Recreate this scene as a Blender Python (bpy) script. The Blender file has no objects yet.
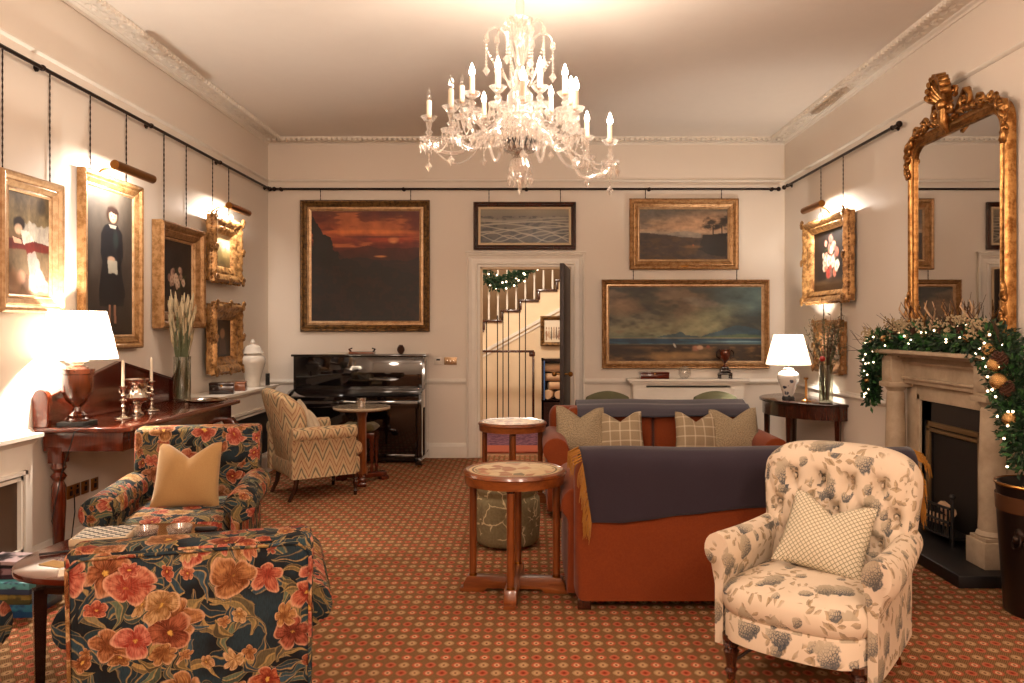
import bpy, bmesh, math, random
import numpy as np
from mathutils import Vector, Matrix
C = bpy.context.scene.collection
SC = bpy.context.scene
PI = math.pi
# ---------------------------------------------------------------- camera, light, exposure
cam_data = bpy.data.cameras.new('camera'); cam = bpy.data.objects.new('camera', cam_data); C.objects.link(cam)
cam.location = (0, 0, 1.45); cam.rotation_euler = (PI/2, 0, 0)
cam_data.sensor_width = 36; cam_data.lens = 28.125
cam_data.shift_x = -18/1024; cam_data.shift_y = -14/1024
cam_data.clip_start = .05
SC.camera = cam
vs = SC.view_settings
vs.view_transform = 'Standard'; vs.look = 'None'; vs.gamma = 1; vs.exposure = 1.05; vs.use_curve_mapping = False
world = bpy.data.worlds.new('world'); SC.world = world; world.use_nodes = True
world.node_tree.nodes['Background'].inputs[0].default_value = (.9, .6, .4, 1)
world.node_tree.nodes['Background'].inputs[1].default_value = .02
SC.cycles.use_denoising = True
SC.cycles.sample_clamp_indirect = 3.0
SC.cycles.max_bounces = 8
SC.cycles.diffuse_bounces = 4
SC.cycles.transparent_max_bounces = 24
SC.cycles.caustics_reflective = False; SC.cycles.caustics_refractive = False
WARM = (1, .86, .73)
def light(kind, name, loc, energy, color=WARM, size=.05, rot=None, size_y=None, parent=None, target=None):
    l = bpy.data.lights.new(name, kind); l.energy = energy; l.color = color
    if kind == 'AREA':
        l.size = size
        if size_y: l.shape = 'RECTANGLE'; l.size_y = size_y
    else: l.shadow_soft_size = size
    o = bpy.data.objects.new(name, l); C.objects.link(o); o.location = loc
    if rot: o.rotation_euler = rot
    if target is not None:
        o.rotation_euler = (Vector(target)-Vector(loc)).to_track_quat('-Z', 'Y').to_euler()
    if parent: o.parent = parent
    return o
# unseen fill lights added behind the camera to brighten the room
light('POINT', 'rear_fill_light', (-1.1, -.9, 2.95), 88, (1, .79, .64), .35)
light('POINT', 'rear_fill_light', (1.3, -.7, 2.95), 88, (1, .79, .64), .35)
light('POINT', 'hall_light', (-.3, 10.3, 2.6), 60, (1, .84, .68), .15)

# ---------------------------------------------------------------- helpers
def lin(c):
    return tuple(((x/12.92) if x <= .04045 else ((x+.055)/1.055)**2.4) for x in c)
def hx(s):
    return lin(tuple(int(s[i:i+2], 16)/255 for i in (0, 2, 4)))
class Nt:
    def __init__(s, name):
        s.m = bpy.data.materials.new(name); s.m.use_nodes = True
        s.t = s.m.node_tree; s.t.nodes.clear()
        s.out = s.t.nodes.new('ShaderNodeOutputMaterial')
    def n(s, typ, **kw):
        nd = s.t.nodes.new(typ)
        for k, v in kw.items(): setattr(nd, k, v)
        return nd
    def put(s, sock, v):
        if isinstance(v, bpy.types.NodeSocket): s.t.links.new(v, sock)
        elif v is not None:
            if sock.type == 'RGBA' and len(v) == 3: v = (*v, 1)
            sock.default_value = v
    def f(s, op, a, b=None, c=None, clamp=False):
        nd = s.n('ShaderNodeMath', operation=op); nd.use_clamp = clamp
        for i, v in enumerate((a, b, c)):
            if v is not None: s.put(nd.inputs[i], v)
        return nd.outputs[0]
    def add(s, a, b): return s.f('ADD', a, b)
    def sub(s, a, b): return s.f('SUBTRACT', a, b)
    def mul(s, a, b): return s.f('MULTIPLY', a, b)
    def step(s, e0, e1, x):
        nd = s.n('ShaderNodeMapRange'); nd.interpolation_type = 'SMOOTHSTEP'
        s.put(nd.inputs[0], x); s.put(nd.inputs[1], e0); s.put(nd.inputs[2], e1)
        nd.inputs[3].default_value = 0; nd.inputs[4].default_value = 1
        return nd.outputs[0]
    def v(s, op, a, b=None):
        nd = s.n('ShaderNodeVectorMath', operation=op)
        s.put(nd.inputs[0], a)
        if b is not None:
            if op == 'SCALE': s.put(nd.inputs[3], b)
            else: s.put(nd.inputs[1], b)
        return nd.outputs[1] if op in ('LENGTH', 'DISTANCE', 'DOT_PRODUCT') else nd.outputs[0]
    def sep(s, a):
        nd = s.n('ShaderNodeSeparateXYZ'); s.put(nd.inputs[0], a); return nd.outputs
    def comb(s, x, y, z=0):
        nd = s.n('ShaderNodeCombineXYZ'); s.put(nd.inputs[0], x); s.put(nd.inputs[1], y); s.put(nd.inputs[2], z); return nd.outputs[0]
    def mix(s, f, a, b):
        nd = s.n('ShaderNodeMix', data_type='RGBA'); s.put(nd.inputs[0], f); s.put(nd.inputs[6], a); s.put(nd.inputs[7], b)
        return nd.outputs[2]
    def noise(s, vec, scale=5, detail=2, rough=.5, col=False, dims='3D'):
        nd = s.n('ShaderNodeTexNoise', noise_dimensions=dims)
        if vec is not None: s.put(nd.inputs['Vector'], vec)
        nd.inputs['Scale'].default_value = scale; nd.inputs['Detail'].default_value = detail; nd.inputs['Roughness'].default_value = rough
        return nd.outputs[1 if col else 0]
    def uv(s): return s.n('ShaderNodeUVMap').outputs[0]
    def oc(s): return s.n('ShaderNodeTexCoord').outputs['Object']
    def ramp(s, f, stops):
        nd = s.n('ShaderNodeValToRGB'); s.put(nd.inputs[0], f); cr = nd.color_ramp
        while len(cr.elements) < len(stops): cr.elements.new(.5)
        for e, (p, c) in zip(cr.elements, stops): e.position = p; e.color = (*c, 1)
        return nd.outputs[0]
    def bump(s, h, st=.3, dist=.01):
        nd = s.n('ShaderNodeBump'); s.put(nd.inputs['Height'], h); nd.inputs['Strength'].default_value = st; nd.inputs['Distance'].default_value = dist
        return nd.outputs[0]
    def pbr(s, col, rough=.5, metal=0, spec=.5, bump=None, **kw):
        b = s.n('ShaderNodeBsdfPrincipled')
        s.put(b.inputs['Base Color'], col); s.put(b.inputs['Roughness'], rough); s.put(b.inputs['Metallic'], metal)
        b.inputs['Specular IOR Level'].default_value = spec
        if bump is not None: s.t.links.new(bump, b.inputs['Normal'])
        for k, v in kw.items(): s.put(b.inputs[k.replace('_', ' ')], v)
        s.t.links.new(b.outputs[0], s.out.inputs[0]); return s.m
def plain(name, col, rough=.5, metal=0, spec=.5, bs=0, bscale=200, var=.06, **kw):
    n = Nt(name); oc = n.oc()
    ns = n.noise(oc, 9, 3)
    c = n.mix(ns, tuple(x*(1-var) for x in col), tuple(min(1, x*(1+var)) for x in col))
    b = n.bump(n.noise(oc, bscale, 2), bs, .004) if bs else None
    return n.pbr(c, rough, metal, spec, b, **kw)
def wood(name, a, b, axis=0, rough=.25, scale=14, coat=.5):
    n = Nt(name); oc = n.oc(); sc = [scale]*3; sc[axis] = scale*.12
    v = n.v('MULTIPLY', oc, tuple(sc))
    ns = n.noise(v, 1.3, 5, .6); fine = n.noise(n.v('MULTIPLY', oc, tuple(x*8 for x in sc)), 1, 2)
    f = n.step(.3, .7, n.add(n.mul(ns, .75), n.mul(fine, .25)))
    return n.pbr(n.mix(f, a, b), rough, 0, .5, None, Coat_Weight=coat, Coat_Roughness=.08)
def new(): return bmesh.new()
def box(bm, cx, cy, cz, sx, sy, sz, bev=0, seg=2, rot=None):
    r = bmesh.ops.create_cube(bm, size=1); vs_ = r['verts']
    bmesh.ops.scale(bm, vec=(sx, sy, sz), verts=vs_)
    if bev:
        es = list({e for v in vs_ for e in v.link_edges})
        rr = bmesh.ops.bevel(bm, geom=es, offset=min(bev, .49*min(sx, sy, sz)), segments=seg, profile=.5, affect='EDGES')
        vs_ = list({v for f in rr['faces'] for v in f.verts} | {v for v in vs_ if v.is_valid})
    if rot is not None: bmesh.ops.transform(bm, matrix=rot, verts=vs_)
    bmesh.ops.translate(bm, vec=(cx, cy, cz), verts=vs_)
    return vs_
def bx(bm, x0, x1, y0, y1, z0, z1, bev=0, seg=2):
    return box(bm, (x0+x1)/2, (y0+y1)/2, (z0+z1)/2, x1-x0, y1-y0, z1-z0, bev, seg)
def lathe(bm, prof, c=(0, 0, 0), seg=24, mat=None):
    rings = []; vs_ = []
    for r, z in prof:
        ring = []
        for i in range(seg):
            a = 2*PI*i/seg
            p = Vector((r*math.cos(a), r*math.sin(a), z))
            if mat is not None: p = mat @ p
            ring.append(bm.verts.new(p+Vector(c)))
        rings.append(ring); vs_ += ring
    for a, b in zip(rings, rings[1:]):
        for i in range(seg):
            bm.faces.new((a[i], a[(i+1) % seg], b[(i+1) % seg], b[i]))
    if prof[0][0] > 1e-5: bm.faces.new(rings[0][::-1])
    if prof[-1][0] > 1e-5: bm.faces.new(rings[-1])
    return vs_
def tube(bm, pts, r, seg=8, cap=True):
    pts = [Vector(p) for p in pts]; n = len(pts); rings = []
    rs = r if isinstance(r, (list, tuple)) else [r]*n
    up = None
    for i, p in enumerate(pts):
        t = (pts[min(i+1, n-1)]-pts[max(i-1, 0)])
        if t.length < 1e-9: t = Vector((0, 0, 1))
        t.normalize()
        if up is None:
            up = Vector((0, 0, 1)) if abs(t.z) < .9 else Vector((1, 0, 0))
        s = t.cross(up)
        if s.length < 1e-6: s = t.orthogonal()
        s.normalize(); up = s.cross(t).normalized()
        rings.append([bm.verts.new(p+(s*math.cos(2*PI*k/seg)+up*math.sin(2*PI*k/seg))*rs[i]) for k in range(seg)])
    for a, b in zip(rings, rings[1:]):
        for k in range(seg): bm.faces.new((a[k], a[(k+1) % seg], b[(k+1) % seg], b[k]))
    if cap and seg > 2:
        bm.faces.new(rings[0][::-1]); bm.faces.new(rings[-1])
def ball(bm, c, r, sc=(1, 1, 1), u=10, v=7, rot=None):
    m = Matrix.Translation(c) @ (rot.to_4x4() if rot is not None else Matrix()) @ Matrix.Diagonal((r*sc[0], r*sc[1], r*sc[2], 1))
    bmesh.ops.create_uvsphere(bm, u_segments=u, v_segments=v, radius=1, matrix=m)
def gem(bm, c, r, h):
    c = Vector(c); t = bm.verts.new(c+Vector((0, 0, h*.45))); b = bm.verts.new(c-Vector((0, 0, h*.55)))
    ring = [bm.verts.new(c+Vector((r*math.cos(a), r*math.sin(a), 0))) for a in (0, PI/2, PI, 3*PI/2)]
    for i in range(4):
        bm.faces.new((ring[i], ring[(i+1) % 4], t)); bm.faces.new((ring[(i+1) % 4], ring[i], b))
def prism(bm, poly, a0, a1, axis='y', bev=0, seg=2):
    """polygon in the two other axes extruded along axis"""
    def P(p, a):
        return {'y': (p[0], a, p[1]), 'x': (a, p[0], p[1]), 'z': (p[0], p[1], a)}[axis]
    A = [bm.verts.new(P(p, a0)) for p in poly]; B = [bm.verts.new(P(p, a1)) for p in poly]
    n = len(poly); fa = bm.faces.new(A); fb = bm.faces.new(B[::-1])
    fs = [fa, fb]+[bm.faces.new((A[i], B[i], B[(i+1) % n], A[(i+1) % n])) for i in range(n)]
    bmesh.ops.recalc_face_normals(bm, faces=fs)
    if bev:
        es = list(fa.edges)+list(fb.edges)
        bmesh.ops.bevel(bm, geom=es, offset=bev, segments=seg, profile=.5, affect='EDGES')
def pad(bm, outline, front, back, n=16, m=16):
    """closed pillow: outline(x,y)->(X,Z); front/back(x,y)-> y of each skin; rims are shared"""
    F = {}; B = {}
    for i in range(n+1):
        for j in range(m+1):
            x = -1+2*i/n; y = -1+2*j/m
            X, Z = outline(x, y)
            rim = i in (0, n) or j in (0, m)
            fy = front(x, y); by = back(x, y)
            if rim: F[i, j] = B[i, j] = bm.verts.new((X, (fy+by)/2, Z))
            else: F[i, j] = bm.verts.new((X, fy, Z)); B[i, j] = bm.verts.new((X, by, Z))
    for i in range(n):
        for j in range(m):
            bm.faces.new((F[i, j], F[i+1, j], F[i+1, j+1], F[i, j+1]))
            bm.faces.new((B[i, j], B[i, j+1], B[i+1, j+1], B[i+1, j]))
def boxuv(me, off=(0, 0)):
    uvl = me.uv_layers.new(name='UVMap')
    n = len(me.loops); co = np.empty(len(me.vertices)*3); me.vertices.foreach_get('co', co); co = co.reshape(-1, 3)
    uv = np.zeros((n, 2))
    for p in me.polygons:
        a = [abs(x) for x in p.normal]; k = a.index(max(a))
        for li in p.loop_indices:
            c = co[me.loops[li].vertex_index]
            if k == 0: q = (c[1]+3.3, c[2])
            elif k == 1: q = (c[0], c[2])
            else: q = (c[0], c[1]+1.7)
            uv[li] = (q[0]+off[0], q[1]+off[1])
    uvl.data.foreach_set('uv', uv.ravel())
def obj(name, bm, mat, parent=None, smooth=True, uv=None, sharp=38, loc=None, rot=None):
    bmesh.ops.recalc_face_normals(bm, faces=bm.faces[:]) if smooth != 'raw' else None
    me = bpy.data.meshes.new(name); bm.to_mesh(me); bm.free()
    if smooth:
        me.polygons.foreach_set('use_smooth', [True]*len(me.polygons))
        me.set_sharp_from_angle(angle=math.radians(sharp))
    if uv is not None: boxuv(me, uv)
    me.materials.append(mat)
    o = bpy.data.objects.new(name, me); C.objects.link(o)
    if parent: o.parent = parent
    if loc: o.location = loc
    if rot: o.rotation_euler = rot
    return o
def thing(name, label, cat, loc=(0, 0, 0), rot=0, group=None):
    o = bpy.data.objects.new(name, None); C.objects.link(o); o.empty_display_size = .1
    o.location = loc; o.rotation_euler = rot if isinstance(rot, tuple) else (0, 0, rot)
    o['label'] = label; o['category'] = cat
    if group: o['group'] = group
    return o
def tag(o, label, cat, group=None):
    o['label'] = label; o['category'] = cat
    if group: o['group'] = group
    return o
def struct(name, bm, m, **kw):
    o = obj(name, bm, m, **kw); o['kind'] = 'structure'; return o
def kids(o): return [c for c in bpy.data.objects if c.parent == o]
def dup(root, loc, rot=0, label=None):
    def cp(o, par):
        c = o.copy(); C.objects.link(c); c.parent = par
        for k in kids(o): cp(k, c)
        return c
    ks = kids(root)
    r = root.copy(); C.objects.link(r); r.location = loc; r.rotation_euler = rot if isinstance(rot, tuple) else (0, 0, rot)
    if label: r['label'] = label
    for k in ks: cp(k, r)
    return r
# ---------------------------------------------------------------- materials
M = {}
def wallmat():
    n = Nt('wall_paint'); oc = n.oc()
    c = n.mix(n.noise(oc, .8, 3), hx('E8DDD0'), hx('E1D5C7'))
    return n.pbr(c, .6, 0, .3, n.bump(n.noise(oc, 90, 3), .08, .002))
M['wall'] = wallmat()
M['trim'] = plain('trim_paint', hx('E6DED2'), .4, 0, .45)
M['ceil'] = plain('ceiling_paint', hx('EAE2D8'), .8, 0, .2, var=.02)
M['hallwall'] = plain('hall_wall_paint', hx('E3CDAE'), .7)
M['darkwood'] = wood('dark_mahogany', hx('26110B'), hx('48200F'), 2)
M['mahog'] = wood('red_mahogany', hx('421509'), hx('5E2110'), 0, .14)
M['mahogx'] = wood('red_mahogany_legs', hx('421509'), hx('64260F'), 2, .16)
M['oak'] = wood('orange_brown_wood', hx('5E2C10'), hx('8A4A1F'), 2, .28)
M['oakh'] = wood('orange_brown_wood_flat', hx('5E2C10'), hx('8E4E22'), 0, .28)
M['vdark'] = wood('very_dark_wood', hx('190C09'), hx('2C130C'), 0, .22)
M['black'] = plain('black_gloss_lacquer', hx('0A0709'), .06, 0, .6, Coat_Weight=1.0, Coat_Roughness=.03)
M['iron'] = plain('dark_iron', hx('2A1D17'), .45, .7)
M['brass'] = plain('aged_brass', hx('9A6A35'), .28, 1)
M['silver'] = plain('polished_silver', hx('D9D0C4'), .13, 1)
M['blackmatte'] = plain('matt_black_iron', hx('0E0B0B'), .6)
M['stone'] = None
def stone():
    n = Nt('carved_stone'); oc = n.oc()
    c = n.ramp(n.noise(oc, 6, 6, .65), [(.3, hx('A08C74')), (.7, hx('C4B096'))])
    return n.pbr(c, .55, 0, .4, n.bump(n.noise(oc, 60, 3), .15, .003))
M['stone'] = stone()
M['slate'] = plain('black_slate', hx('1C1A1B'), .4)
def gold(name, a, b, r=.34, bs=.5, sc=70):
    n = Nt(name); oc = n.oc(); f = n.noise(oc, 22, 5, .7)
    c = n.mix(n.step(.35, .62, f), a, b)
    return n.pbr(c, r, .5, .5, n.bump(n.noise(oc, sc, 3, .6), bs, .006))
M['gold'] = gold('gilded_wood', hx('80592F'), hx('A98055'))
M['goldbright'] = gold('bright_gilding', hx('A5805A'), hx('BE9C76'), .35, .15)
M['mirrorgold'] = gold('burnished_mirror_gilding', hx('7A4E22'), hx('B98A52'), .3, .35, 40); M['mirrorgold'].node_tree.nodes['Principled BSDF'].inputs['Metallic'].default_value = .85
M['golddark'] = gold('darkened_gilding', hx('3F2A12'), hx('7C5A30'), .45, .6, 130)
M['goldcarve'] = gold('carved_gilding', hx('6A4420'), hx('BC8E58'), .35, .6, 45)
M['cream'] = plain('cream_slip', hx('CDB592'), .5)
def emis(name, col, st):
    n = Nt(name); e = n.n('ShaderNodeEmission'); n.put(e.inputs[0], col); e.inputs[1].default_value = st
    n.t.links.new(e.outputs[0], n.out.inputs[0]); return n.m
M['bulb'] = emis('lit_candle_bulb', (1, .88, .74), 60)
M['fairy'] = emis('lit_fairy_light', (1, .72, .45), 5)
M['candle'] = plain('cream_candle_tube', hx('EBDCC3'), .45, 0, .4, Emission_Color=(1, .7, .45), Emission_Strength=0)
M['wax'] = plain('cream_wax', hx('E9DDC6'), .4)
def crystal():
    n = Nt('cut_crystal')
    t = n.n('ShaderNodeBsdfTransparent'); t.inputs[0].default_value = (.97, .95, .93, 1)
    g = n.n('ShaderNodeBsdfGlossy'); g.inputs[0].default_value = (1, .95, .9, 1); g.inputs[1].default_value = .12
    d = n.n('ShaderNodeBsdfTranslucent'); d.inputs[0].default_value = (.95, .92, .88, 1)
    m1 = n.n('ShaderNodeMixShader'); m1.inputs[0].default_value = .3
    n.t.links.new(g.outputs[0], m1.inputs[1]); n.t.links.new(d.outputs[0], m1.inputs[2])
    m2 = n.n('ShaderNodeMixShader')
    lw = n.n('ShaderNodeLayerWeight'); lw.inputs[0].default_value = .5
    n.put(m2.inputs[0], n.add(n.mul(lw.outputs[1], .6), .2))
    n.t.links.new(t.outputs[0], m2.inputs[1]); n.t.links.new(m1.outputs[0], m2.inputs[2])
    n.t.links.new(m2.outputs[0], n.out.inputs[0]); return n.m
M['crystal'] = crystal()
def thinglass(name, tint=(.97, .97, .96), base=.12):
    n = Nt(name)
    t = n.n('ShaderNodeBsdfTransparent'); t.inputs[0].default_value = (*tint, 1)
    g = n.n('ShaderNodeBsdfGlossy'); g.inputs[1].default_value = .04
    m2 = n.n('ShaderNodeMixShader'); lw = n.n('ShaderNodeLayerWeight'); lw.inputs[0].default_value = .35
    n.put(m2.inputs[0], n.add(n.mul(lw.outputs[1], .6), base))
    n.t.links.new(t.outputs[0], m2.inputs[1]); n.t.links.new(g.outputs[0], m2.inputs[2]); n.t.links.new(m2.outputs[0], n.out.inputs[0]); return n.m
M['glass'] = thinglass('clear_glass')
M['tint'] = thinglass('stem_filled_glass', (.88, .90, .84), .14)
def shade():
    n = Nt('pleated_silk_shade')
    t = n.n('ShaderNodeBsdfTranslucent'); d = n.n('ShaderNodeBsdfDiffuse')
    t.inputs[0].default_value = (.62, .55, .46, 1); d.inputs[0].default_value = (.85, .80, .72, 1)
    m = n.n('ShaderNodeMixShader'); m.inputs[0].default_value = .45
    n.t.links.new(t.outputs[0], m.inputs[1]); n.t.links.new(d.outputs[0], m.inputs[2]); n.t.links.new(m.outputs[0], n.out.inputs[0]); return n.m
M['shade'] = shade()
M['shadecream'] = shade(); M['shadecream'].name = 'cream_silk_shade'
for nd in M['shadecream'].node_tree.nodes:
    if nd.type == 'BSDF_TRANSLUCENT': nd.inputs[0].default_value = (.26, .21, .155, 1)
M['mirror'] = plain('silvered_mirror', (.62, .60, .58), .02, 1, var=0)
def jar():
    n = Nt('white_glazed_china'); return n.pbr(n.mix(n.noise(n.oc(), 12, 4), hx('D8D0C4'), hx('C6BCAE')), .15, 0, .5, Coat_Weight=.6)
M['china'] = jar()
# --- carpet
def carpet():
    n = Nt('patterned_carpet'); oc = n.oc()
    w = n.v('ADD', oc, n.v('SCALE', n.v('SUBTRACT', n.noise(oc, 60, 2, col=True), (.5, .5, .5)), .006))
    x, y, _ = n.sep(w)
    gx = n.f('DIVIDE', x, .057); gy = n.f('DIVIDE', y, .079)
    ix = n.f('FLOOR', gx); iy = n.f('FLOOR', gy)
    fx = n.sub(n.sub(gx, ix), .5); fy = n.sub(n.sub(gy, iy), .5)
    k = n.f('FLOORED_MODULO', n.add(ix, iy), 3)
    ax = n.f('ABSOLUTE', fx); ay = n.f('ABSOLUTE', fy)
    r = n.f('POWER', n.add(n.f('POWER', ax, 1.6), n.f('POWER', n.mul(ay, 1.12), 1.6)), .625)
    med = n.f('SUBTRACT', 1, n.step(.36, .45, r)); ring = n.f('SUBTRACT', 1, n.step(.20, .27, r)); core = n.f('SUBTRACT', 1, n.step(.07, .13, r))
    is0 = n.f('COMPARE', k, 0, .3); is1 = n.f('COMPARE', k, 1, .3)
    ground = n.mix(n.noise(oc, 400, 1), hx('5C4028'), hx('96764C'))
    # small lattice flecks between the medallions
    fl = n.mul(n.f('SINE', n.mul(gx, 37.7)), n.f('SINE', n.mul(gy, 37.7)))
    ground = n.mix(n.step(.1, .4, fl), ground, hx('4A2A16'))
    outer = n.mix(is0, n.mix(is1, hx('AE6048'), hx('AA563E')), hx('A08460'))
    inner = n.mix(is0, n.mix(is1, hx('9C4029'), hx('CDA27C')), hx('BC946E'))
    cr = n.mix(is0, n.mix(is1, hx('5E1710'), hx('4A2010')), hx('43260F'))
    c = n.mix(med, ground, outer); c = n.mix(ring, c, inner); c = n.mix(core, c, cr)
    c = n.mix(n.mul(n.noise(oc, 1.2, 2), .25), c, hx('96603E'))
    return n.pbr(c, .95, 0, .1, n.bump(n.noise(oc, 300, 2), .4, .004))
M['carpet'] = carpet()
# --- printed cloth built from scattered motifs
def cellv(n, uv, scale, off, rnd=.85):
    p = n.v('ADD', n.v('SCALE', uv, scale), (off[0], off[1], 0))
    vo = n.n('ShaderNodeTexVoronoi', voronoi_dimensions='2D', feature='F1'); n.put(vo.inputs['Vector'], p)
    vo.inputs['Scale'].default_value = 1; vo.inputs['Randomness'].default_value = rnd
    d = n.v('SUBTRACT', p, vo.outputs['Position']); dx, dy, _ = n.sep(d)
    r1, r2, r3 = n.sep(vo.outputs['Color'])
    return d, dx, dy, r1, r2, r3
def flower(n, uv, scale, off, petals=5, size=.4, thr=0.0):
    d, dx, dy, r1, r2, r3 = cellv(n, uv, scale, off)
    r = n.v('LENGTH', d); ang = n.add(n.f('ARCTAN2', dy, dx), n.mul(r1, 6.283))
    pet = n.f('ABSOLUTE', n.f('COSINE', n.mul(ang, petals/2)))
    R = n.mul(n.add(n.mul(n.f('SQRT', pet), .42), .58), n.mul(n.add(n.mul(r2, .4), .7), size))
    mask = n.step(0, .025, n.sub(R, r))
    if thr: mask = n.mul(mask, n.f('GREATER_THAN', r3, thr))
    rel = n.f('DIVIDE', r, R)
    n.streak = n.noise(n.comb(n.mul(ang, 5.0), n.mul(rel, 1.5), 0), 1.6, 2)
    return mask, rel, pet, r1, r2, r3
def leaf(n, uv, scale, off, L=.46, W=.17, thr=0.0, curve=1.2):
    d, dx, dy, r1, r2, r3 = cellv(n, uv, scale, off)
    a = n.mul(r1, 6.283); ca = n.f('COSINE', a); sa = n.f('SINE', a)
    x = n.add(n.mul(dx, ca), n.mul(dy, sa)); y = n.sub(n.mul(dy, ca), n.mul(dx, sa))
    y = n.add(y, n.mul(n.mul(x, x), curve))
    w = n.mul(n.sub(1, n.f('POWER', n.f('ABSOLUTE', n.f('DIVIDE', x, L)), 1.7)), W)
    ay = n.f('ABSOLUTE', y)
    mask = n.step(0, .02, n.sub(w, ay)); vein = n.sub(1, n.step(.008, .028, ay)); edge = n.sub(1, n.step(.0, .045, n.sub(w, ay)))
    if thr: mask = n.mul(mask, n.f('GREATER_THAN', r3, thr))
    return mask, vein, edge, r2, n.step(-.03, .03, y)
def tapestry():
    n = Nt('dark_floral_tapestry'); uv0 = n.uv()
    w = n.noise(uv0, 9, 2, col=True); uv = n.v('ADD', uv0, n.v('SCALE', n.v('SUBTRACT', w, (.5, .5, .5)), .085))
    c = n.mix(n.step(.35, .65, n.noise(uv0, 7, 2)), hx('17181A'), hx('25343C'))
    thread = n.noise(n.v('MULTIPLY', uv0, (260, 60, 1)), 1, 2)
    for sc, off, col1, col2, L, W, thr in ((7.5, (3.1, 7.7), '30464C', '22323C', .62, .2, 0), (9.5, (13.4, 2.2), '3F5350', '9A7F4F', .58, .15, .15), (8.2, (31.4, 12.2), '344A56', '5A6550', .6, .17, .1), (6.5, (61.4, 52.2), '2E424C', '7A6A46', .62, .17, .2),
                                       (10.5, (5.7, 21.3), '6B5A38', '2B3D48', .55, .14, .3)):
        m, ve, ed, r2, half = leaf(n, uv, sc, off, L, W, thr)
        lc = n.mix(n.step(.3, .7, r2), hx(col1), hx(col2)); lc = n.mix(n.mul(half, .55), lc, hx('172127'))
        lc = n.mix(n.mul(n.f('MAXIMUM', ve, ed), .7), lc, hx('A98C58'))
        c = n.mix(m, c, lc)
    for sc, off, pt, size, thr in ((11, (41.7, 9.3), 5, .30, .55), (5.6, (1.3, 4.4), 5, .40, .38), (6.4, (17.7, 8.1), 3, .42, .50), (8.5, (77.1, 3.3), 6, .34, .62)):
        m, rel, pet, r1, r2, r3 = flower(n, uv, sc, off, pt, size, thr)
        fc = n.ramp(r1, [(0, hx('AC6240')), (.28, hx('BC7460')), (.5, hx('AE8250')), (.72, hx('964636')), (.9, hx('BE9C6E'))])
        fd = n.ramp(r1, [(0, hx('6A1C12')), (.3, hx('8A2E22')), (.5, hx('6A3A18')), (.72, hx('4E130E')), (.9, hx('7C5328'))])
        sh = n.mul(n.sub(1, pet), .9); sh = n.f('MAXIMUM', sh, n.sub(1, n.step(.25, .6, rel)))
        st = n.mul(n.add(n.mul(n.f('SINE', n.mul(rel, 19)), .5), .5), .35)
        st = n.add(n.mul(st, .4), n.mul(n.step(.42, .68, n.streak), .55)); fcol = n.mix(n.f('ADD', n.mul(sh, .75), st, clamp=True), fc, fd)
        fcol = n.mix(n.mul(n.step(.80, .95, rel), .5), fcol, hx('D8AE8C'))
        fcol = n.mix(n.sub(1, n.step(.1, .2, rel)), fcol, hx('C79A4A'))
        c = n.mix(m, c, fcol)
    c = n.mix(n.mul(n.step(.35, .75, thread), .4), c, hx('16110E'))
    return n.pbr(c, .85, 0, .15, n.bump(thread, .25, .002))
M['tapestry'] = tapestry()
def toile():
    n = Nt('cream_linen_with_blue_peonies'); uv0 = n.uv()
    w = n.noise(uv0, 22, 3, col=True); uv = n.v('ADD', uv0, n.v('SCALE', n.v('SUBTRACT', w, (.5, .5, .5)), .03))
    c = n.mix(n.noise(uv0, 8, 3), hx('DCCCB8'), hx('D0BEA6'))
    ink = n.noise(uv0, 90, 3, .7)
    for sc, off, thr in ((15, (3.3, 1.2), .15), (19, (9.1, 22.2), .2)):
        m, ve, ed, r2, half = leaf(n, uv, sc, off, .42, .17, thr, .3)
        gate = n.step(.43, .52, n.noise(uv0, 6.5, 1))
        lc = n.mix(half, hx('A38C6A'), hx('7E6B50'))
        c = n.mix(n.mul(n.mul(m, gate), n.add(.3, n.mul(ink, .8))), c, lc)
    ve = n.n('ShaderNodeTexVoronoi', voronoi_dimensions='2D', feature='DISTANCE_TO_EDGE'); n.put(ve.inputs['Vector'], uv); ve.inputs['Scale'].default_value = 85
    curl = n.sub(1, n.step(.04, .22, ve.outputs[0])); wob = n.noise(uv0, 34, 2)
    for sc, off, size, thr in ((10.5, (12.2, 5.1), .33, .62), (5.0, (2.35, 7.15), .34, .34)):
        d, dx, dy, r1, r2, r3 = cellv(n, uv, sc, off)
        r = n.v('LENGTH', d); R = n.mul(n.mul(n.add(n.mul(r2, .35), .72), size), n.add(.6, n.mul(wob, .8)))
        m = n.mul(n.step(0, .05, n.sub(R, r)), n.f('GREATER_THAN', r3, thr)); rel = n.f('DIVIDE', r, R)
        side = n.add(.5, n.f('DIVIDE', n.sub(n.mul(dx, .5), n.mul(dy, .8)), size))
        t = n.f('ADD', n.mul(curl, .34), n.mul(side, n.add(.25, n.mul(ink, .7))), clamp=True)
        fc = n.mix(n.step(.25, .8, t), hx('B5A893'), hx('36424F')); fc = n.mix(n.mul(r1, .35), fc, hx('8A7C62'))
        c = n.mix(n.mul(m, n.add(.78, n.mul(ink, .25))), c, fc)
    return n.pbr(c, .85, 0, .15, n.bump(n.noise(uv0, 300, 2), .2, .002))
M['toile'] = toile()
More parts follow.
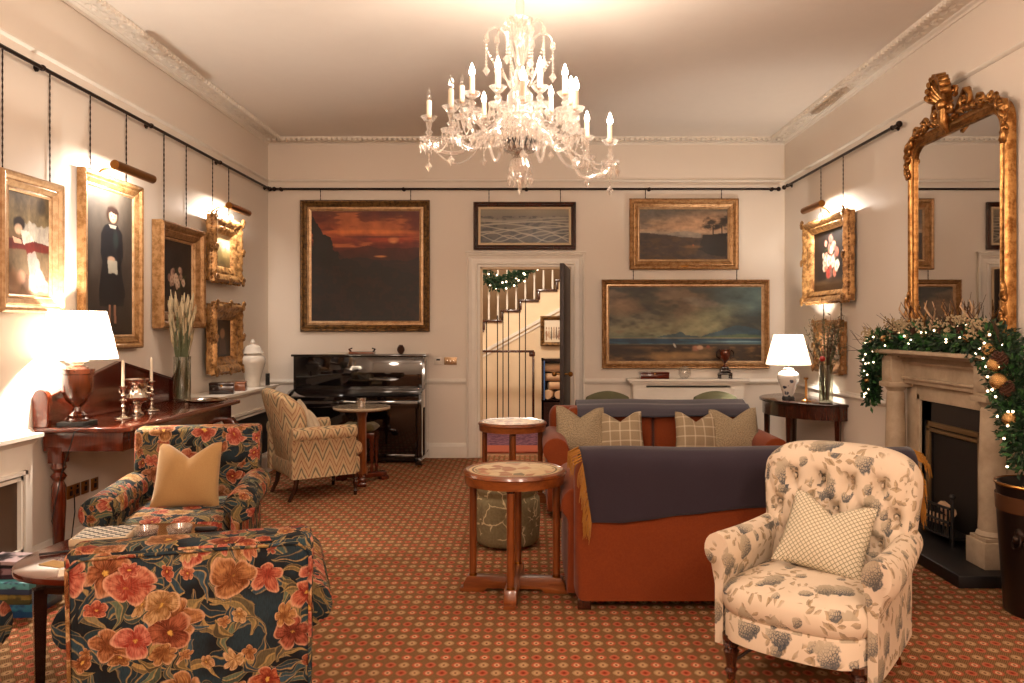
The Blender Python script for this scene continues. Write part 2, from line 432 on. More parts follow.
def flame():
    n = Nt('flame_stitch_weave'); uv0 = n.uv(); x, y, _ = n.sep(uv0)
    zig = n.f('PINGPONG', x, .06); zig2 = n.f('PINGPONG', n.add(x, .02), .027)
    t = n.add(y, n.add(n.mul(zig, 2.3), n.mul(zig2, .3)))
    t = n.add(t, n.mul(n.noise(uv0, 30, 2), .02))
    k = n.f('FRACT', n.f('DIVIDE', t, .20))
    c = n.ramp(k, [(0, hx('6E2A22')), (.05, hx('A06A50')), (.09, hx('CDB08A')), (.30, hx('C0A078')), (.36, hx('8A5E48')), (.42, hx('CBB08C')), (.6, hx('D2B88E')), (.66, hx('57554A')), (.76, hx('8E866E')), (.80, hx('C9AE88'))])
    c = n.mix(n.mul(n.noise(n.v('MULTIPLY', uv0, (90, 500, 1)), 1, 1), .35), c, hx('8D6E4E'))
    return n.pbr(c, .9, 0, .1, n.bump(n.noise(uv0, 250, 2), .2, .002))
M['flame'] = flame()
def cloth(name, a, b, bs=.25, rough=.9, sc=350, sheen=.2):
    n = Nt(name); uv = n.oc(); f = n.noise(uv, sc, 2)
    c = n.mix(f, a, b); c = n.mix(n.mul(n.noise(uv, 7, 2), .3), c, tuple(x*.75 for x in a))
    return n.pbr(c, rough, 0, .15, n.bump(f, bs, .002), Sheen_Weight=sheen)
M['velvet'] = cloth('rust_orange_velvet', hx('6E2D10'), hx('87401B'), .1, .8, 120, .12)
M['goldlinen'] = cloth('gold_linen', hx('9C784C'), hx('B08C5C'), .5, .9, 220)
M['navy'] = cloth('dark_plum_navy_wool', hx('2A222C'), hx('3A323C'), .3)
M['greywool'] = cloth('slate_grey_wool', hx('3D3A42'), hx('5A5660'), .3)
M['mustard'] = cloth('mustard_wool_fringe', hx('8A5A1E'), hx('B27C30'))
M['olive'] = cloth('olive_velvet', hx('5F5433'), hx('7A6D45'))
M['palegreen'] = cloth('pale_green_damask', hx('55543C'), hx('6C6A52'))
M['creamlinen'] = cloth('cream_linen', hx('D2BEA0'), hx('E4D4BA'))
def tweed():
    n = Nt('flecked_tweed'); uv = n.uv(); c = n.mix(n.step(.3, .7, n.noise(uv, 120, 3, .8)), hx('6A5C45'), hx('B4A286')); 
    c = n.mix(n.mul(n.step(.6, .7, n.noise(uv, 90, 2)), .5), c, hx('6A7072'))
    return n.pbr(c, .9, 0, .1)
M['tweed'] = tweed()
def plaid():
    n = Nt('checked_wool'); uv = n.uv(); x, y, _ = n.sep(uv)
    c = n.mix(n.noise(uv, 150, 3, .8), hx('7E6E56'), hx('A8957A'))
    for s in (x, y):
        k = n.f('PINGPONG', n.add(s, .5), .04)
        c = n.mix(n.mul(n.sub(1, n.step(.0035, .0065, k)), .45), c, hx('D9CBB2'))
    return n.pbr(c, .9, 0, .1)
M['plaid'] = plaid()
def lattice():
    n = Nt('woven_lattice'); uv = n.uv(); x, y, _ = n.sep(uv)
    a = n.f('PINGPONG', n.add(n.add(x, n.mul(y, 1)), 9), .0105); b = n.f('PINGPONG', n.add(n.sub(x, y), 9), .0105)
    m = n.f('MAXIMUM', n.sub(1, n.step(.0012, .003, a)), n.sub(1, n.step(.0012, .003, b)))
    c = n.mix(m, hx('D6CAB2'), hx('8A836C'))
    return n.pbr(c, .85, 0, .15)
M['lattice'] = lattice()
def branchy():
    n = Nt('sage_velvet_with_pale_branches'); uv = n.uv()
    w = n.v('ADD', uv, n.v('SCALE', n.v('SUBTRACT', n.noise(uv, 14, 3, col=True), (.5, .5, .5)), .07))
    vo = n.n('ShaderNodeTexVoronoi', voronoi_dimensions='2D', feature='DISTANCE_TO_EDGE'); n.put(vo.inputs['Vector'], w); vo.inputs['Scale'].default_value = 10
    m = n.mul(n.sub(1, n.step(.02, .05, vo.outputs[0])), n.step(.42, .5, n.noise(uv, 6, 1)))
    base = n.mix(n.noise(uv, 60, 3), hx('6A6046'), hx('94896A'))
    return n.pbr(n.mix(m, base, hx('CFC09A')), .8, 0, .2)
M['branchy'] = branchy()
def fruit_tiles(name='inlaid_tile_top'):
    n = Nt(name); oc = n.oc(); 
    vo = n.n('ShaderNodeTexVoronoi', voronoi_dimensions='2D', feature='F1'); n.put(vo.inputs['Vector'], oc); vo.inputs['Scale'].default_value = 15
    ve = n.n('ShaderNodeTexVoronoi', voronoi_dimensions='2D', feature='DISTANCE_TO_EDGE'); n.put(ve.inputs['Vector'], oc); ve.inputs['Scale'].default_value = 15
    r1, r2, r3 = n.sep(vo.outputs['Color'])
    c = n.ramp(r1, [(0, hx('D9BE94')), (.3, hx('A4653F')), (.5, hx('DCC7A0')), (.65, hx('6F5F41')), (.8, hx('C08A68')), (.95, hx('E0CCA6'))])
    for e in c.node.color_ramp.elements: pass
    c.node.color_ramp.interpolation = 'CONSTANT'
    c = n.mix(n.sub(1, n.step(.03, .07, ve.outputs[0])), c, hx('C9AE82'))
    r = n.v('LENGTH', n.v('MULTIPLY', oc, (1, 1, 0)))
    band = n.mul(n.step(.222, .226, r), n.sub(1, n.step(.232, .236, r)))
    c = n.mix(n.step(.215, .22, r), c, hx('D3B98E')); c = n.mix(band, c, hx('4A3A20'))
    return n.pbr(c, .4, 0, .5, Coat_Weight=.25, Coat_Roughness=.15)
M['tiles'] = fruit_tiles()
def vcol(name, rough=.5, coat=.08):
    n = Nt(name); a = n.n('ShaderNodeVertexColor', layer_name='Col')
    oc = n.oc(); c = n.mix(n.mul(n.noise(oc, 160, 2), .12), a.outputs[0], (.02, .015, .01))
    return n.pbr(c, rough, 0, .4, n.bump(n.noise(oc, 220, 2), .12, .001), Coat_Weight=coat, Coat_Roughness=.2)
M['paint'] = vcol('oil_paint'); M['print'] = vcol('print_under_glass', .5, .15)
M['paper'] = plain('white_paper', hx('DDD3C2'), .8)
M['doorwood'] = plain('dark_brown_door_paint', hx('2A1913'), .55)
M['needle'] = plain('dark_green_foliage', hx('16331A'), .6, var=.5)
M['needle2'] = plain('mid_green_foliage', hx('2E5A2A'), .55, var=.4)
M['twig'] = plain('brown_twigs', hx('4A3220'), .8)
M['pampas'] = plain('pale_dried_grass', hx('AE9A78'), .9, var=.25)
M['stem'] = plain('green_dried_stems', hx('5E6142'), .8, var=.3)
M['dried'] = plain('dried_olive_leaves', hx('5B5036'), .8, var=.4)
M['red'] = plain('red_berries', hx('9C1A10'), .4)
M['cone'] = plain('pine_cone_brown', hx('4A2A18'), .8)
M['goldbauble'] = plain('gold_glitter', hx('C49A62'), .25, 1, bs=.8, bscale=400)
M['plastic'] = plain('white_plastic', hx('DCD2C4'), .4)
M['blackleather'] = plain('dark_bucket_leather', hx('150D0A'), .35)
M['logwood'] = plain('split_log_wood', hx('C9A684'), .85, var=.2)
M['rug'] = None
def rug():
    n = Nt('purple_patterned_rug'); oc = n.oc(); x, y, _ = n.sep(oc)
    c = n.mix(n.step(.45, .55, n.noise(oc, 18, 3)), hx('4E3040'), hx('6E4A58')); c = n.mix(n.f('LESS_THAN', y, 9.75), c, hx('9A5240'))
    return n.pbr(c, .95, 0, .1)
M['rug'] = rug()
M['green'] = plain('green_glass_bauble', hx('0C7A3A'), .15, .6)

# ---------------------------------------------------------------- painting by calculation
def vn(nx, ny, fx, fy, seed):
    rs = np.random.RandomState(seed); g = rs.rand(int(fy)+3, int(fx)+3)
    X = np.linspace(0, fx, nx); Y = np.linspace(0, fy, ny)
    xi = X.astype(int); yi = Y.astype(int); tx = X-xi; ty = Y-yi
    tx = tx*tx*(3-2*tx); ty = ty*ty*(3-2*ty)
    a = g[np.ix_(yi, xi)]; b = g[np.ix_(yi, xi+1)]; c = g[np.ix_(yi+1, xi)]; d = g[np.ix_(yi+1, xi+1)]
    return (a*(1-tx)+b*tx)*(1-ty)[:, None]+(c*(1-tx)+d*tx)*ty[:, None]
class Pic:
    def __init__(s, w, h, n=130, seed=1):
        s.w, s.h = w, h; s.nx = n if w >= h else max(20, int(n*w/h)); s.ny = n if h > w else max(20, int(n*h/w))
        s.u, s.v = np.meshgrid(np.linspace(0, 1, s.nx), np.linspace(0, 1, s.ny))   # v: 0 top, 1 bottom
        s.im = np.zeros((s.ny, s.nx, 3)); s.seed = seed
    def fb(s, fx, fy, seed, oct=4):
        t = 0; a = 1; tot = 0
        for o in range(oct): t = t+a*vn(s.nx, s.ny, fx*2**o, fy*2**o, s.seed*100+seed+o); tot += a; a *= .6
        return (t/tot-.5)*1.7+.5
    def grad(s, stops):
        ps = [p for p, _ in stops]; cs = np.array([hx(c) for _, c in stops])
        for k in range(3): s.im[..., k] = np.interp(s.v, ps, cs[:, k])
    def bl(s, m, c):
        c = np.array(hx(c)) if isinstance(c, str) else c
        m = np.clip(m, 0, 1)[..., None]; s.im = s.im*(1-m)+c*m
    def el(s, cx, cy, rx, ry, c, soft=.15, a=1, rot=0, wob=0):
        asp = s.w/s.h
        dx = (s.u-cx)*asp; dy = (s.v-cy); ca, sa = math.cos(rot), math.sin(rot)
        x = (dx*ca+dy*sa)/(rx*asp); y = (-dx*sa+dy*ca)/ry
        r = np.sqrt(x*x+y*y)
        if wob: r = r+(s.fb(9, 9, 77)-.5)*wob
        s.bl(a*np.clip((1-r)/soft+.5, 0, 1), c)
    def poly(s, pts, c, a=1, wob=0):
        x = s.u+(s.fb(8, 8, 55)-.5)*wob; y = s.v+(s.fb(8, 8, 56)-.5)*wob
        ins = np.zeros(x.shape, bool); n = len(pts)
        for i in range(n):
            x1, y1 = pts[i]; x2, y2 = pts[(i+1) % n]
            if y1 == y2: continue
            cnd = ((y1 > y) != (y2 > y)) & (x < (x2-x1)*(y-y1)/(y2-y1)+x1)
            ins ^= cnd
        s.bl(ins*a, c)
    def tex(s, amt=.2, f=20, seed=9): s.im = s.im*(1+amt*(s.fb(f, f, seed)-.5)*2)[..., None]
def p_sunset(w, h):
    p = Pic(w, h, 190, 1); p.grad([(0, '5A2A1A'), (.12, '7E3A20'), (.2, 'A8532C'), (.27, '7A2E1A'), (.34, '5E2216'), (.42, '3C1A12'), (.6, '23130F'), (1, '1A1010')])
    n = p.fb(3, 12, 1); sky = p.v < .33
    p.bl(np.clip((n-.55)*5, 0, .7)*sky, 'C06A38'); p.bl(np.clip((.45-n)*5, 0, .7)*sky, '5A1E14')
    p.el(.55, .19, .4, .018, 'D8763A', .8, .8); p.el(.76, .26, .045, .03, 'F0A060', .6); p.el(.76, .252, .2, .03, 'B8401E', 1.2, .5); p.el(.6, .235, .3, .01, '5A2016', .5, .8)
    p.poly([(.3, .36), (.42, .335), (.52, .315), (.62, .34), (1, .335), (1, .5), (.3, .5)], '42190F', .8, .01)
    p.el(.64, .413, .05, .008, 'C98048', .8, .8); p.el(.83, .475, .06, .006, '8A4A2C', .8, .7)
    p.poly([(.2, .44), (.5, .42), (.7, .46), (1, .43), (1, .56), (.2, .6)], '241412', .9, .03)
    p.poly([(0, .04), (.07, .12), (.1, .2), (.16, .24), (.2, .36), (.28, .42), (.5, .52), (.58, .45), (.66, .5), (1, .6), (1, 1), (0, 1)], '17100E', 1, .06)
    n2 = p.fb(14, 14, 5); p.bl(np.clip((n2-.55)*3, 0, .5)*(p.v > .5), '33190F'); p.tex(.25, 12)
    return p
def p_engraving(w, h):
    p = Pic(w, h, 190, 2); p.grad([(0, '857862'), (.25, '6E6250'), (1, '3C3328')])
    n = p.fb(18, 10, 3); p.bl(np.clip((n-.5)*6, 0, .8)*(p.v > .2), '1E1812')
    for k in range(9):
        y0 = .35+.07*k; y = y0+.12*np.sin(p.u*(4+k)+k*1.7)*(.3+.1*k)
        p.bl(np.exp(-((p.v-y)/.014)**2)*.8, 'B9AB93')
    p.bl(np.exp(-((p.v-(.3+.05*np.sin(p.u*5)))/.03)**2)*.6, 'A89C88')
    return p
def p_pines(w, h):
    p = Pic(w, h, 150, 3); p.grad([(0, '5E5448'), (.2, '85705A'), (.38, 'B08C6C'), (.46, 'A6907A'), (.52, '5A5248'), (1, '2E2018')])
    n = p.fb(4, 8, 1); p.bl(np.clip((n-.5)*3, 0, .6)*(p.v < .4)*(p.u < .7), '56504A'); p.el(.75, .3, .35, .2, 'C99A74', 1.2, .6)
    p.poly([(.3, .5), (.42, .45), (.55, .44), (.7, .48), (.7, .56), (.3, .56)], '8E8478', .7, .01); p.poly([(0, .47), (.28, .5), (.5, .57), (1, .58), (1, 1), (0, 1)], '40322A', 1, .03)
    n2 = p.fb(10, 16, 4); p.bl(np.clip((n2-.45)*3, 0, .6)*(p.v > .55), '5C4428')
    p.poly([(.66, .8), (.72, .52), (.9, .48), (1, .46), (1, .95), (.8, .9)], '1B1510', 1, .05)
    for x, t in ((.83, .3), (.93, .27)): p.poly([(x-.006, .55), (x+.004, t), (x+.012, t), (x+.012, .55)], '1A120C')
    for cx, cy, rx, ry in ((.83, .27, .07, .045), (.79, .33, .055, .04), (.93, .24, .055, .05), (.9, .33, .05, .035), (.96, .3, .04, .05), (.86, .38, .04, .02)): p.el(cx, cy, rx*1.25, ry*2.1, '241C12', .6, .95, 0, 1.6)
    p.el(.6, .75, .09, .03, '8A6440', .9, .7); p.el(.61, .72, .008, .02, 'A05A34', .5); p.tex(.35, 14); p.im *= .85
    return p
def p_sea(w, h):
    p = Pic(w, h, 220, 4); p.grad([(0, '3C3C36'), (.25, '56503F'), (.45, '77715A'), (.6, '8B8668'), (.68, '6B7460'), (1, '4A3520')])
    n = p.fb(4, 5, 1); m = (p.v < .66)
    p.bl(np.clip((n-.52)*4, 0, .8)*m*(p.u < .8), '7E6A54'); p.bl(np.clip((.47-n)*5, 0, .8)*m, '33312F')
    p.bl(np.clip((p.u-.6)*2.2, 0, .75)*(p.v < .4), '5F7C7C'); p.el(.1, .28, .1, .1, '96785A', .9, .7, 0, .8); p.el(.62, .22, .12, .05, '8E8070', .9, .7, .2, .8); p.el(.62, .5, .22, .15, '9A9A76', 1.2, .7, -.3); p.el(.95, .42, .2, .12, '28363A', .8, .85, 0, .6)
    p.poly([(.3, .68), (.4, .645), (.44, .63), (.47, .6), (.5, .65), (.6, .67), (.6, .7), (.3, .7)], '33505C', .9, .01)
    p.poly([(.6, .68), (.68, .62), (.75, .57), (.82, .52), (.9, .53), (1, .58), (1, .7), (.6, .7)], '2F5060', .9, .02); p.poly([(.6, .68), (.85, .63), (1, .65), (1, .7), (.6, .7)], '5A6B45', .7, .02)
    p.bl(((p.v > .69) & (p.v < .77))*.95, '17405C'); n3 = p.fb(6, 30, 8); p.bl(((p.v > .7) & (p.v < .78))*np.clip((n3-.6)*3, 0, .35), '4F8090'); p.bl(np.exp(-((p.v-.69)/.008)**2)*.6, 'A89A70'); p.el(.85, .74, .2, .008, '9CC0C4', .8, .7)
    p.bl(np.clip((p.v-.765)*40, 0, 1), '3A2616'); n4 = p.fb(8, 14, 9); p.bl(np.clip((n4-.5)*4, 0, .8)*(p.v > .8), '7A5A34'); p.el(.45, .93, .22, .05, 'A07A4C', .9, .8, 0, .5); p.el(.12, .88, .14, .07, '1E120C', .8, .8, 0, .5); p.el(.78, .87, .1, .04, '1E120C', .8, .6, 0, .5)
    p.el(.57, .83, .022, .03, 'B0745A', .6, .9, 0, .8); p.el(.595, .82, .018, .025, 'C9A080', .6, .9, 0, .8); p.el(.65, .81, .012, .02, '8A4A34', .6); p.el(.43, .79, .006, .03, 'D8D0C0', .6, .9, -.5); p.tex(.32, 14); p.im *= .8
    return p
def p_girl(w, h):
    p = Pic(w, h, 170, 5); _e, _p = p.el, p.poly; X = lambda x: .55+(x-.55)*1.25
    p.el = lambda cx, cy, rx, ry, *a, **k: _e(X(cx), cy, rx*1.15, ry*1.05, *a, **k); p.poly = lambda pts, *a, **k: _p([(X(q), r) for q, r in pts], *a, **k)
    p.grad([(0, '6A5F53'), (.4, '4F453D'), (.78, '3C322B'), (1, '2A1F18')]); p.tex(.25, 6)
    p.bl(np.clip(abs(p.u-.5)*1.2-.25, 0, .5), '241C18')
    p.poly([(.36, .5), (.7, .5), (.78, .72), (.74, .8), (.32, .8), (.3, .72)], '14141A', 1, .02)
    p.poly([(.4, .24), (.5, .215), (.63, .22), (.72, .28), (.74, .44), (.68, .52), (.38, .52), (.33, .44), (.34, .3)], '15161C', 1, .01)
    p.el(.54, .16, .12, .06, '3A2418', .3); p.el(.55, .165, .075, .046, 'D9B294', .3); p.poly([(.44, .15), (.46, .11), (.62, .11), (.66, .14), (.6, .15), (.52, .14)], '33201A', 1)
    p.el(.52, .165, .009, .006, '2A1A14', .5); p.el(.585, .165, .009, .006, '2A1A14', .5); p.el(.555, .19, .014, .004, '9A4A3A', .5)
    p.poly([(.47, .225), (.62, .225), (.6, .25), (.5, .25)], 'C9BFB0', .8)
    p.el(.52, .47, .07, .018, 'CFA88C', .4); p.poly([(.45, .48), (.62, .47), (.63, .56), (.47, .57)], 'C4BCA8', .95, .02)
    p.el(.6, .33, .05, .06, '2E3A38', .7, .6)
    p.poly([(.47, .79), (.51, .79), (.51, .92), (.48, .92)], 'A6765A'); p.poly([(.56, .79), (.6, .79), (.61, .92), (.57, .92)], 'A6765A')
    p.el(.49, .93, .04, .012, '1A0F0A'); p.el(.59, .93, .04, .012, '1A0F0A'); p.im *= .62
    return p
def p_kneel(w, h):
    p = Pic(w, h, 150, 6); p.grad([(0, '6A563C'), (.3, '85704E'), (.5, '6A4A34'), (1, '5A4030')]); p.tex(.4, 6)
    p.poly([(.35, .32), (.6, .28), (1, .3), (1, .5), (.3, .48)], 'AFA394', 1, .06); p.poly([(.5, .3), (.7, .29), (.66, .46), (.5, .44)], 'C9BCAA', .7, .08); p.poly([(0, .46), (.4, .44), (1, .48), (1, .56), (0, .56)], '5E1C16', 1, .01)
    p.poly([(0, .56), (1, .56), (1, .8), (0, .8)], '6E5A42', .9, .03); p.el(.8, .1, .12, .08, '33281C', .5, .7)
    p.el(.26, .3, .14, .07, '241410', .3, 1, 0, .3); p.el(.24, .36, .09, .05, 'D9B090', .4); p.poly([(.3, .38), (.5, .36), (.62, .46), (.52, .54), (.34, .5)], 'E0D2C0', 1, .03); p.poly([(.1, .44), (.3, .46), (.32, .5), (.14, .5)], 'D6AA8C')
    p.poly([(.38, .5), (.6, .46), (.66, .6), (.45, .62)], '6E2018', 1, .02); p.poly([(.45, .6), (.64, .56), (.85, .78), (1, .9), (.95, .97), (.5, .96), (.5, .8)], 'A08E84', 1, .04); p.el(.85, .92, .2, .05, 'B0705A', .6, .8, 0, .5)
    p.tex(.3, 16); p.el(.12, .86, .16, .12, '8E6A50', .5, .9, 0, .5); p.el(.3, .82, .1, .06, 'B88A70', .6, .8, 0, .5); p.bl(np.clip((p.v-.88)*4, 0, .5), '9A7050'); p.im *= .6
    return p
def p_vase(w, h, pal, seed, bg='1E1713', cy=.42, sp=(.2, .2), nfl=26):
    p = Pic(w, h, 130, seed); p.grad([(0, bg), (1, bg)]); p.tex(.5, 4); p.bl(np.clip((p.v-.78)*9, 0, .7), '5A4026')
    p.el(.5, .72, .13, .13, '3C2C20', .2); rs = random.Random(seed)
    for k in range(40):
        a = rs.uniform(0, 6.28); q = rs.uniform(.2, 1.2); p.el(.5+sp[0]*q*math.cos(a), cy+sp[1]*q*math.sin(a), .04, .015, '30381E', .5, .9, rs.uniform(0, 3))
    for k in range(nfl):
        a = rs.uniform(0, 6.28); q = rs.uniform(0, 1)**.6; x = .5+sp[0]*q*math.cos(a); y = cy+sp[1]*q*math.sin(a); r = rs.uniform(.025, .055); c = rs.choice(pal)
        p.el(x, y, r, r*w/h, c, .4, .95, 0, .6); p.el(x+.006, y+.006, r*.4, r*.4*w/h, '5A2A20', .6, .5)
    return p
def p_brightland(w, h):
    p = Pic(w, h, 80, 8); p.grad([(0, 'C9B48C'), (.4, 'DCC79C'), (.55, 'A8905A'), (.7, '6E5A34'), (1, '4A3820')]); p.tex(.35, 6); p.el(.3, .5, .2, .25, '6B5A34', .5, .8, 0, .6); p.poly([(.6, .55), (.7, .35), (.8, .55)], 'B08A5A', .8, .03); return p
def p_brown(w, h):
    p = Pic(w, h, 80, 9); p.grad([(0, '3C2A18'), (1, '2A1A10')]); p.tex(.4, 4); p.el(.5, .38, .13, .13, '8A6444', .4); p.poly([(.3, .9), (.36, .55), (.5, .5), (.66, .55), (.74, .9)], '4A3020', 1, .03); return p
def p_pinkland(w, h):
    p = Pic(w, h, 80, 10); p.grad([(0, 'B08E72'), (.45, 'C49E80'), (.6, '7E5A40'), (1, '55382A')]); p.tex(.3, 5); p.el(.6, .6, .2, .14, '6A3A2C', .6, .8, 0, .6); return p
def p_sketch(w, h):
    p = Pic(w, h, 120, 11); p.grad([(0, 'E0D6C4'), (1, 'D8CAB2')])
    for x, c in ((.12, '8A5A38'), (.24, 'B08A6A'), (.36, '3A2A20'), (.48, '9A7254'), (.6, '55392A'), (.72, '7A4A38'), (.85, 'A07A58')):
        p.el(x, .66, .05, .22, c, .25, .85, 0, .7); p.el(x, .38, .026, .06, c, .4, .9)
    return p
def canvas(name, pic, parent, mat, y=0, wave=0):
    nx, ny = pic.nx, pic.ny; W, H = pic.w, pic.h
    me = bpy.data.meshes.new(name)
    xs = (pic.u-.5)*W; zs = (.5-pic.v)*H
    co = np.stack([xs, np.full_like(xs, y), zs], -1).reshape(-1, 3)
    idx = np.arange(nx*ny).reshape(ny, nx)
    q = np.stack([idx[:-1, :-1], idx[1:, :-1], idx[1:, 1:], idx[:-1, 1:]], -1).reshape(-1, 4)
    # a backing so the canvas is a solid board
    nv = len(co); b = co[[0, nx-1, nx*ny-1, nx*(ny-1)]].copy(); b[:, 1] += .012
    co2 = np.vstack([co, b]); faces = q.tolist()+[[nv, nv+1, nv+2, nv+3]]
    me.from_pydata(co2.tolist(), [], faces); me.update()
    ca = me.color_attributes.new('Col', 'FLOAT_COLOR', 'POINT')
    cc = np.ones((len(co2), 4)); cc[:nv, :3] = np.clip(pic.im, 0, 1).reshape(-1, 3); cc[nv:, :3] = .05
    ca.data.foreach_set('color', cc.ravel()); me.materials.append(mat)
    o = bpy.data.objects.new(name, me); C.objects.link(o); o.parent = parent; return o
def frame_bm(W, H, prof, sub=1, jit=0, seed=0):
    """W,H outer size; prof [(inset, depth toward viewer)] from outer back edge to inner lip"""
    bm = new(); rings = []; rs = random.Random(seed)
    for d, t in prof:
        w, h = W/2-d, H/2-d; cs = [(-w, -h), (w, -h), (w, h), (-w, h)]; ring = []
        for i in range(4):
            a, b = cs[i], cs[(i+1) % 4]
            for k in range(sub):
                f = k/sub; j = (rs.uniform(-jit, jit)) if jit and k else 0
                ring.append(bm.verts.new((a[0]+(b[0]-a[0])*f, -(t+j), a[1]+(b[1]-a[1])*f)))
        rings.append(ring)
    n = 4*sub
    for A, B in zip(rings, rings[1:]+rings[:1]):
        for i in range(n): bm.faces.new((A[i], A[(i+1) % n], B[(i+1) % n], B[i]))
    return bm
# ---------------------------------------------------------------- the room
XL, XR, YB, YF, ZC = -2.92, 2.84, 8.92, -2.6, 3.53
DX0, DX1, DZ = -.557, .457, 2.125      # doorway
bm = new(); bx(bm, XL-.2, XR+.2, YF, YB+.15, -.1, 0); struct('floor', bm, M['carpet'], smooth=False)
bm = new(); bx(bm, XL-.2, XR+.2, YF-.1, YB+.15, ZC, ZC+.1); struct('ceiling', bm, M['ceil'], smooth=False)
bm = new(); bx(bm, XL-.15, XL, YF, YB+.15, 0, ZC); struct('wall_left', bm, M['wall'], smooth=False)
bm = new(); bx(bm, XR, XR+.15, YF, YB+.15, 0, ZC); struct('wall_right', bm, M['wall'], smooth=False)
bm = new(); bx(bm, XL-.15, XR+.15, YF-.1, YF, 0, ZC); struct('wall_front', bm, M['wall'], smooth=False)
bm = new(); bx(bm, XL, DX0, YB, YB+.15, 0, ZC); bx(bm, DX1, XR, YB, YB+.15, 0, ZC); bx(bm, DX0, DX1, YB, YB+.15, DZ, ZC)
struct('wall_back', bm, M['wall'], smooth=False)
# skirtings, dado rails, moulding above the picture rail (extruded profiles)
def run(name, x0, x1, z0, prof, side):
    """prof: (depth,z) polygon; side back/left/right; x0,x1 along wall"""
    bm = new()
    if side == 'back': prism(bm, [(YB-d, z0+z) for d, z in prof], x0, x1, 'x')
    elif side == 'left': prism(bm, [(XL+d, z0+z) for d, z in prof], x0, x1, 'y')
    else: prism(bm, [(XR-d, z0+z) for d, z in prof], x0, x1, 'y')
    return struct(name, bm, M['trim'], smooth=False)
SK = [(0, 0), (.03, 0), (.03, .125), (.022, .14), (.012, .16), (0, .165)]
DA = [(0, 0), (.012, 0), (.018, .012), (.03, .02), (.03, .032), (.016, .042), (.01, .055), (0, .058)]
MO = [(0, 0), (.008, 0), (.02, .012), (.02, .02), (.008, .03), (0, .032)]
run('baseboard_back', XL, DX0-.15, 0, SK, 'back'); run('baseboard_back', DX1+.15, XR, 0, SK, 'back')
run('baseboard_left', YF, YB, 0, SK, 'left'); run('baseboard_right', YF, 4.4, 0, SK, 'right'); run('baseboard_right', 6.15, YB, 0, SK, 'right')
run('trim_1', XL, DX0-.15, .82, DA, 'back'); run('trim_2', DX1+.15, XR, .82, DA, 'back')
run('trim_3', YF, YB, .80, DA, 'left'); run('trim_4', YF, 4.35, .82, DA, 'right'); run('trim_5', 6.1, YB, .82, DA, 'right')
run('trim_6', XL, XR, 3.07, MO, 'back'); run('trim_7', YF, YB, 3.07, MO, 'left'); run('trim_8', YF, YB, 3.07, MO, 'right')
# cornice: flat enriched band on the ceiling, with leaf scrolls and a row of dentils
CO = [(0, -.045), (.012, -.045), (.018, -.03), (.04, -.022), (.045, -.012), (.19, -.012), (.195, -.02), (.21, -.02), (.215, 0), (0, 0)]
run('trim_9', XL, XR, ZC, CO, 'back'); run('trim_10', YF, YB, ZC, CO, 'left'); run('trim_11', YF, YB, ZC, CO, 'right')
def leaves(name, side):
    bm = new(); L = 5.76 if side == 'back' else 9.2
    n = int(L/.24)
    for i in range(n):
        t = .12+i*.24
        for dx, dd, r, sx, sy in ((-.06, .12, .03, 1.6, .8), (.0, .085, .024, 1.2, 1), (.05, .12, .028, 1.5, .7), (.085, .09, .016, 1, 1.4)):
            a = t+dx
            p = {'back': (XL+a, YB-dd, ZC-.014), 'left': (XL+dd, YB-a, ZC-.014), 'right': (XR-dd, YB-a, ZC-.014)}[side]
            s = (sx, sy, .45) if side == 'back' else (sy, sx, .45)
            ball(bm, p, r, s, 6, 4)
    m = int(L/.055)
    for i in range(m):
        a = .02+i*.055; p = {'back': (XL+a, YB-.205, ZC-.03), 'left': (XL+.205, YB-a, ZC-.024), 'right': (XR-.205, YB-a, ZC-.024)}[side]
        box(bm, *p, .028, .028, .026)
    struct(name, bm, M['trim'], smooth=True)
leaves('trim_12', 'back'); leaves('trim_13', 'left'); leaves('trim_14', 'right')
# door casing
bm = new(); rings = []
for w, d in ((.15, 0), (.15, .045), (.135, .05), (.12, .035), (.10, .03), (.095, .022), (.05, .020), (.045, .03), (.03, .034), (.025, .02), (.0, .018), (.0, 0)):
    rings.append([bm.verts.new(p) for p in ((DX0-w, YB-d, 0), (DX0-w, YB-d, DZ+w), (DX1+w, YB-d, DZ+w), (DX1+w, YB-d, 0))])
for a, b in zip(rings, rings[1:]):
    for i in range(3): bm.faces.new((a[i], a[i+1], b[i+1], b[i]))
struct('trim_15', bm, M['trim'], smooth=False)
bm = new(); bx(bm, DX0-.165, DX1+.165, YB-.062, YB, DZ+.151, DZ+.17, .006); struct('trim_16', bm, M['trim'])
bm = new(); bx(bm, DX0-.001, DX0+.02, YB, YB+.16, 0, DZ); bx(bm, DX1-.02, DX1, YB, YB+.16, 0, DZ); bx(bm, DX0, DX1, YB, YB+.16, DZ-.02, DZ)
struct('trim_17', bm, M['hallwall'], smooth=False)
# dark panelled door, opened into the room against the right jamb
d = thing('door_1', 'dark wood panelled door standing open edge-on in the hall doorway', 'door', (DX1-.01, YB-.055, 0), math.radians(-7)); d['kind'] = 'structure'
bm = new(); bx(bm, -.045, 0, -.86, 0, .01, DZ-.03, .004)
for z0, z1 in ((.25, .85), (1.0, 1.9)):
    for y0, y1 in ((-.75, -.47), (-.38, -.1)): bx(bm, -.052, -.045, y0, y1, z0, z1, .004)
obj('door_panel', bm, M['doorwood'], d)
bm = new(); tube(bm, [(-.09, -.80, .98), (.045, -.80, .98)], .009); ball(bm, (-.105, -.80, .98), .027); ball(bm, (.06, -.80, .98), .027); obj('door_handle', bm, M['brass'], d)
bm = new()
for z in (.3, 1.0, 1.7): bx(bm, -.062, -.045, -.04, .0, z, z+.1, .003)
obj('hinge', bm, M['brass'], d)

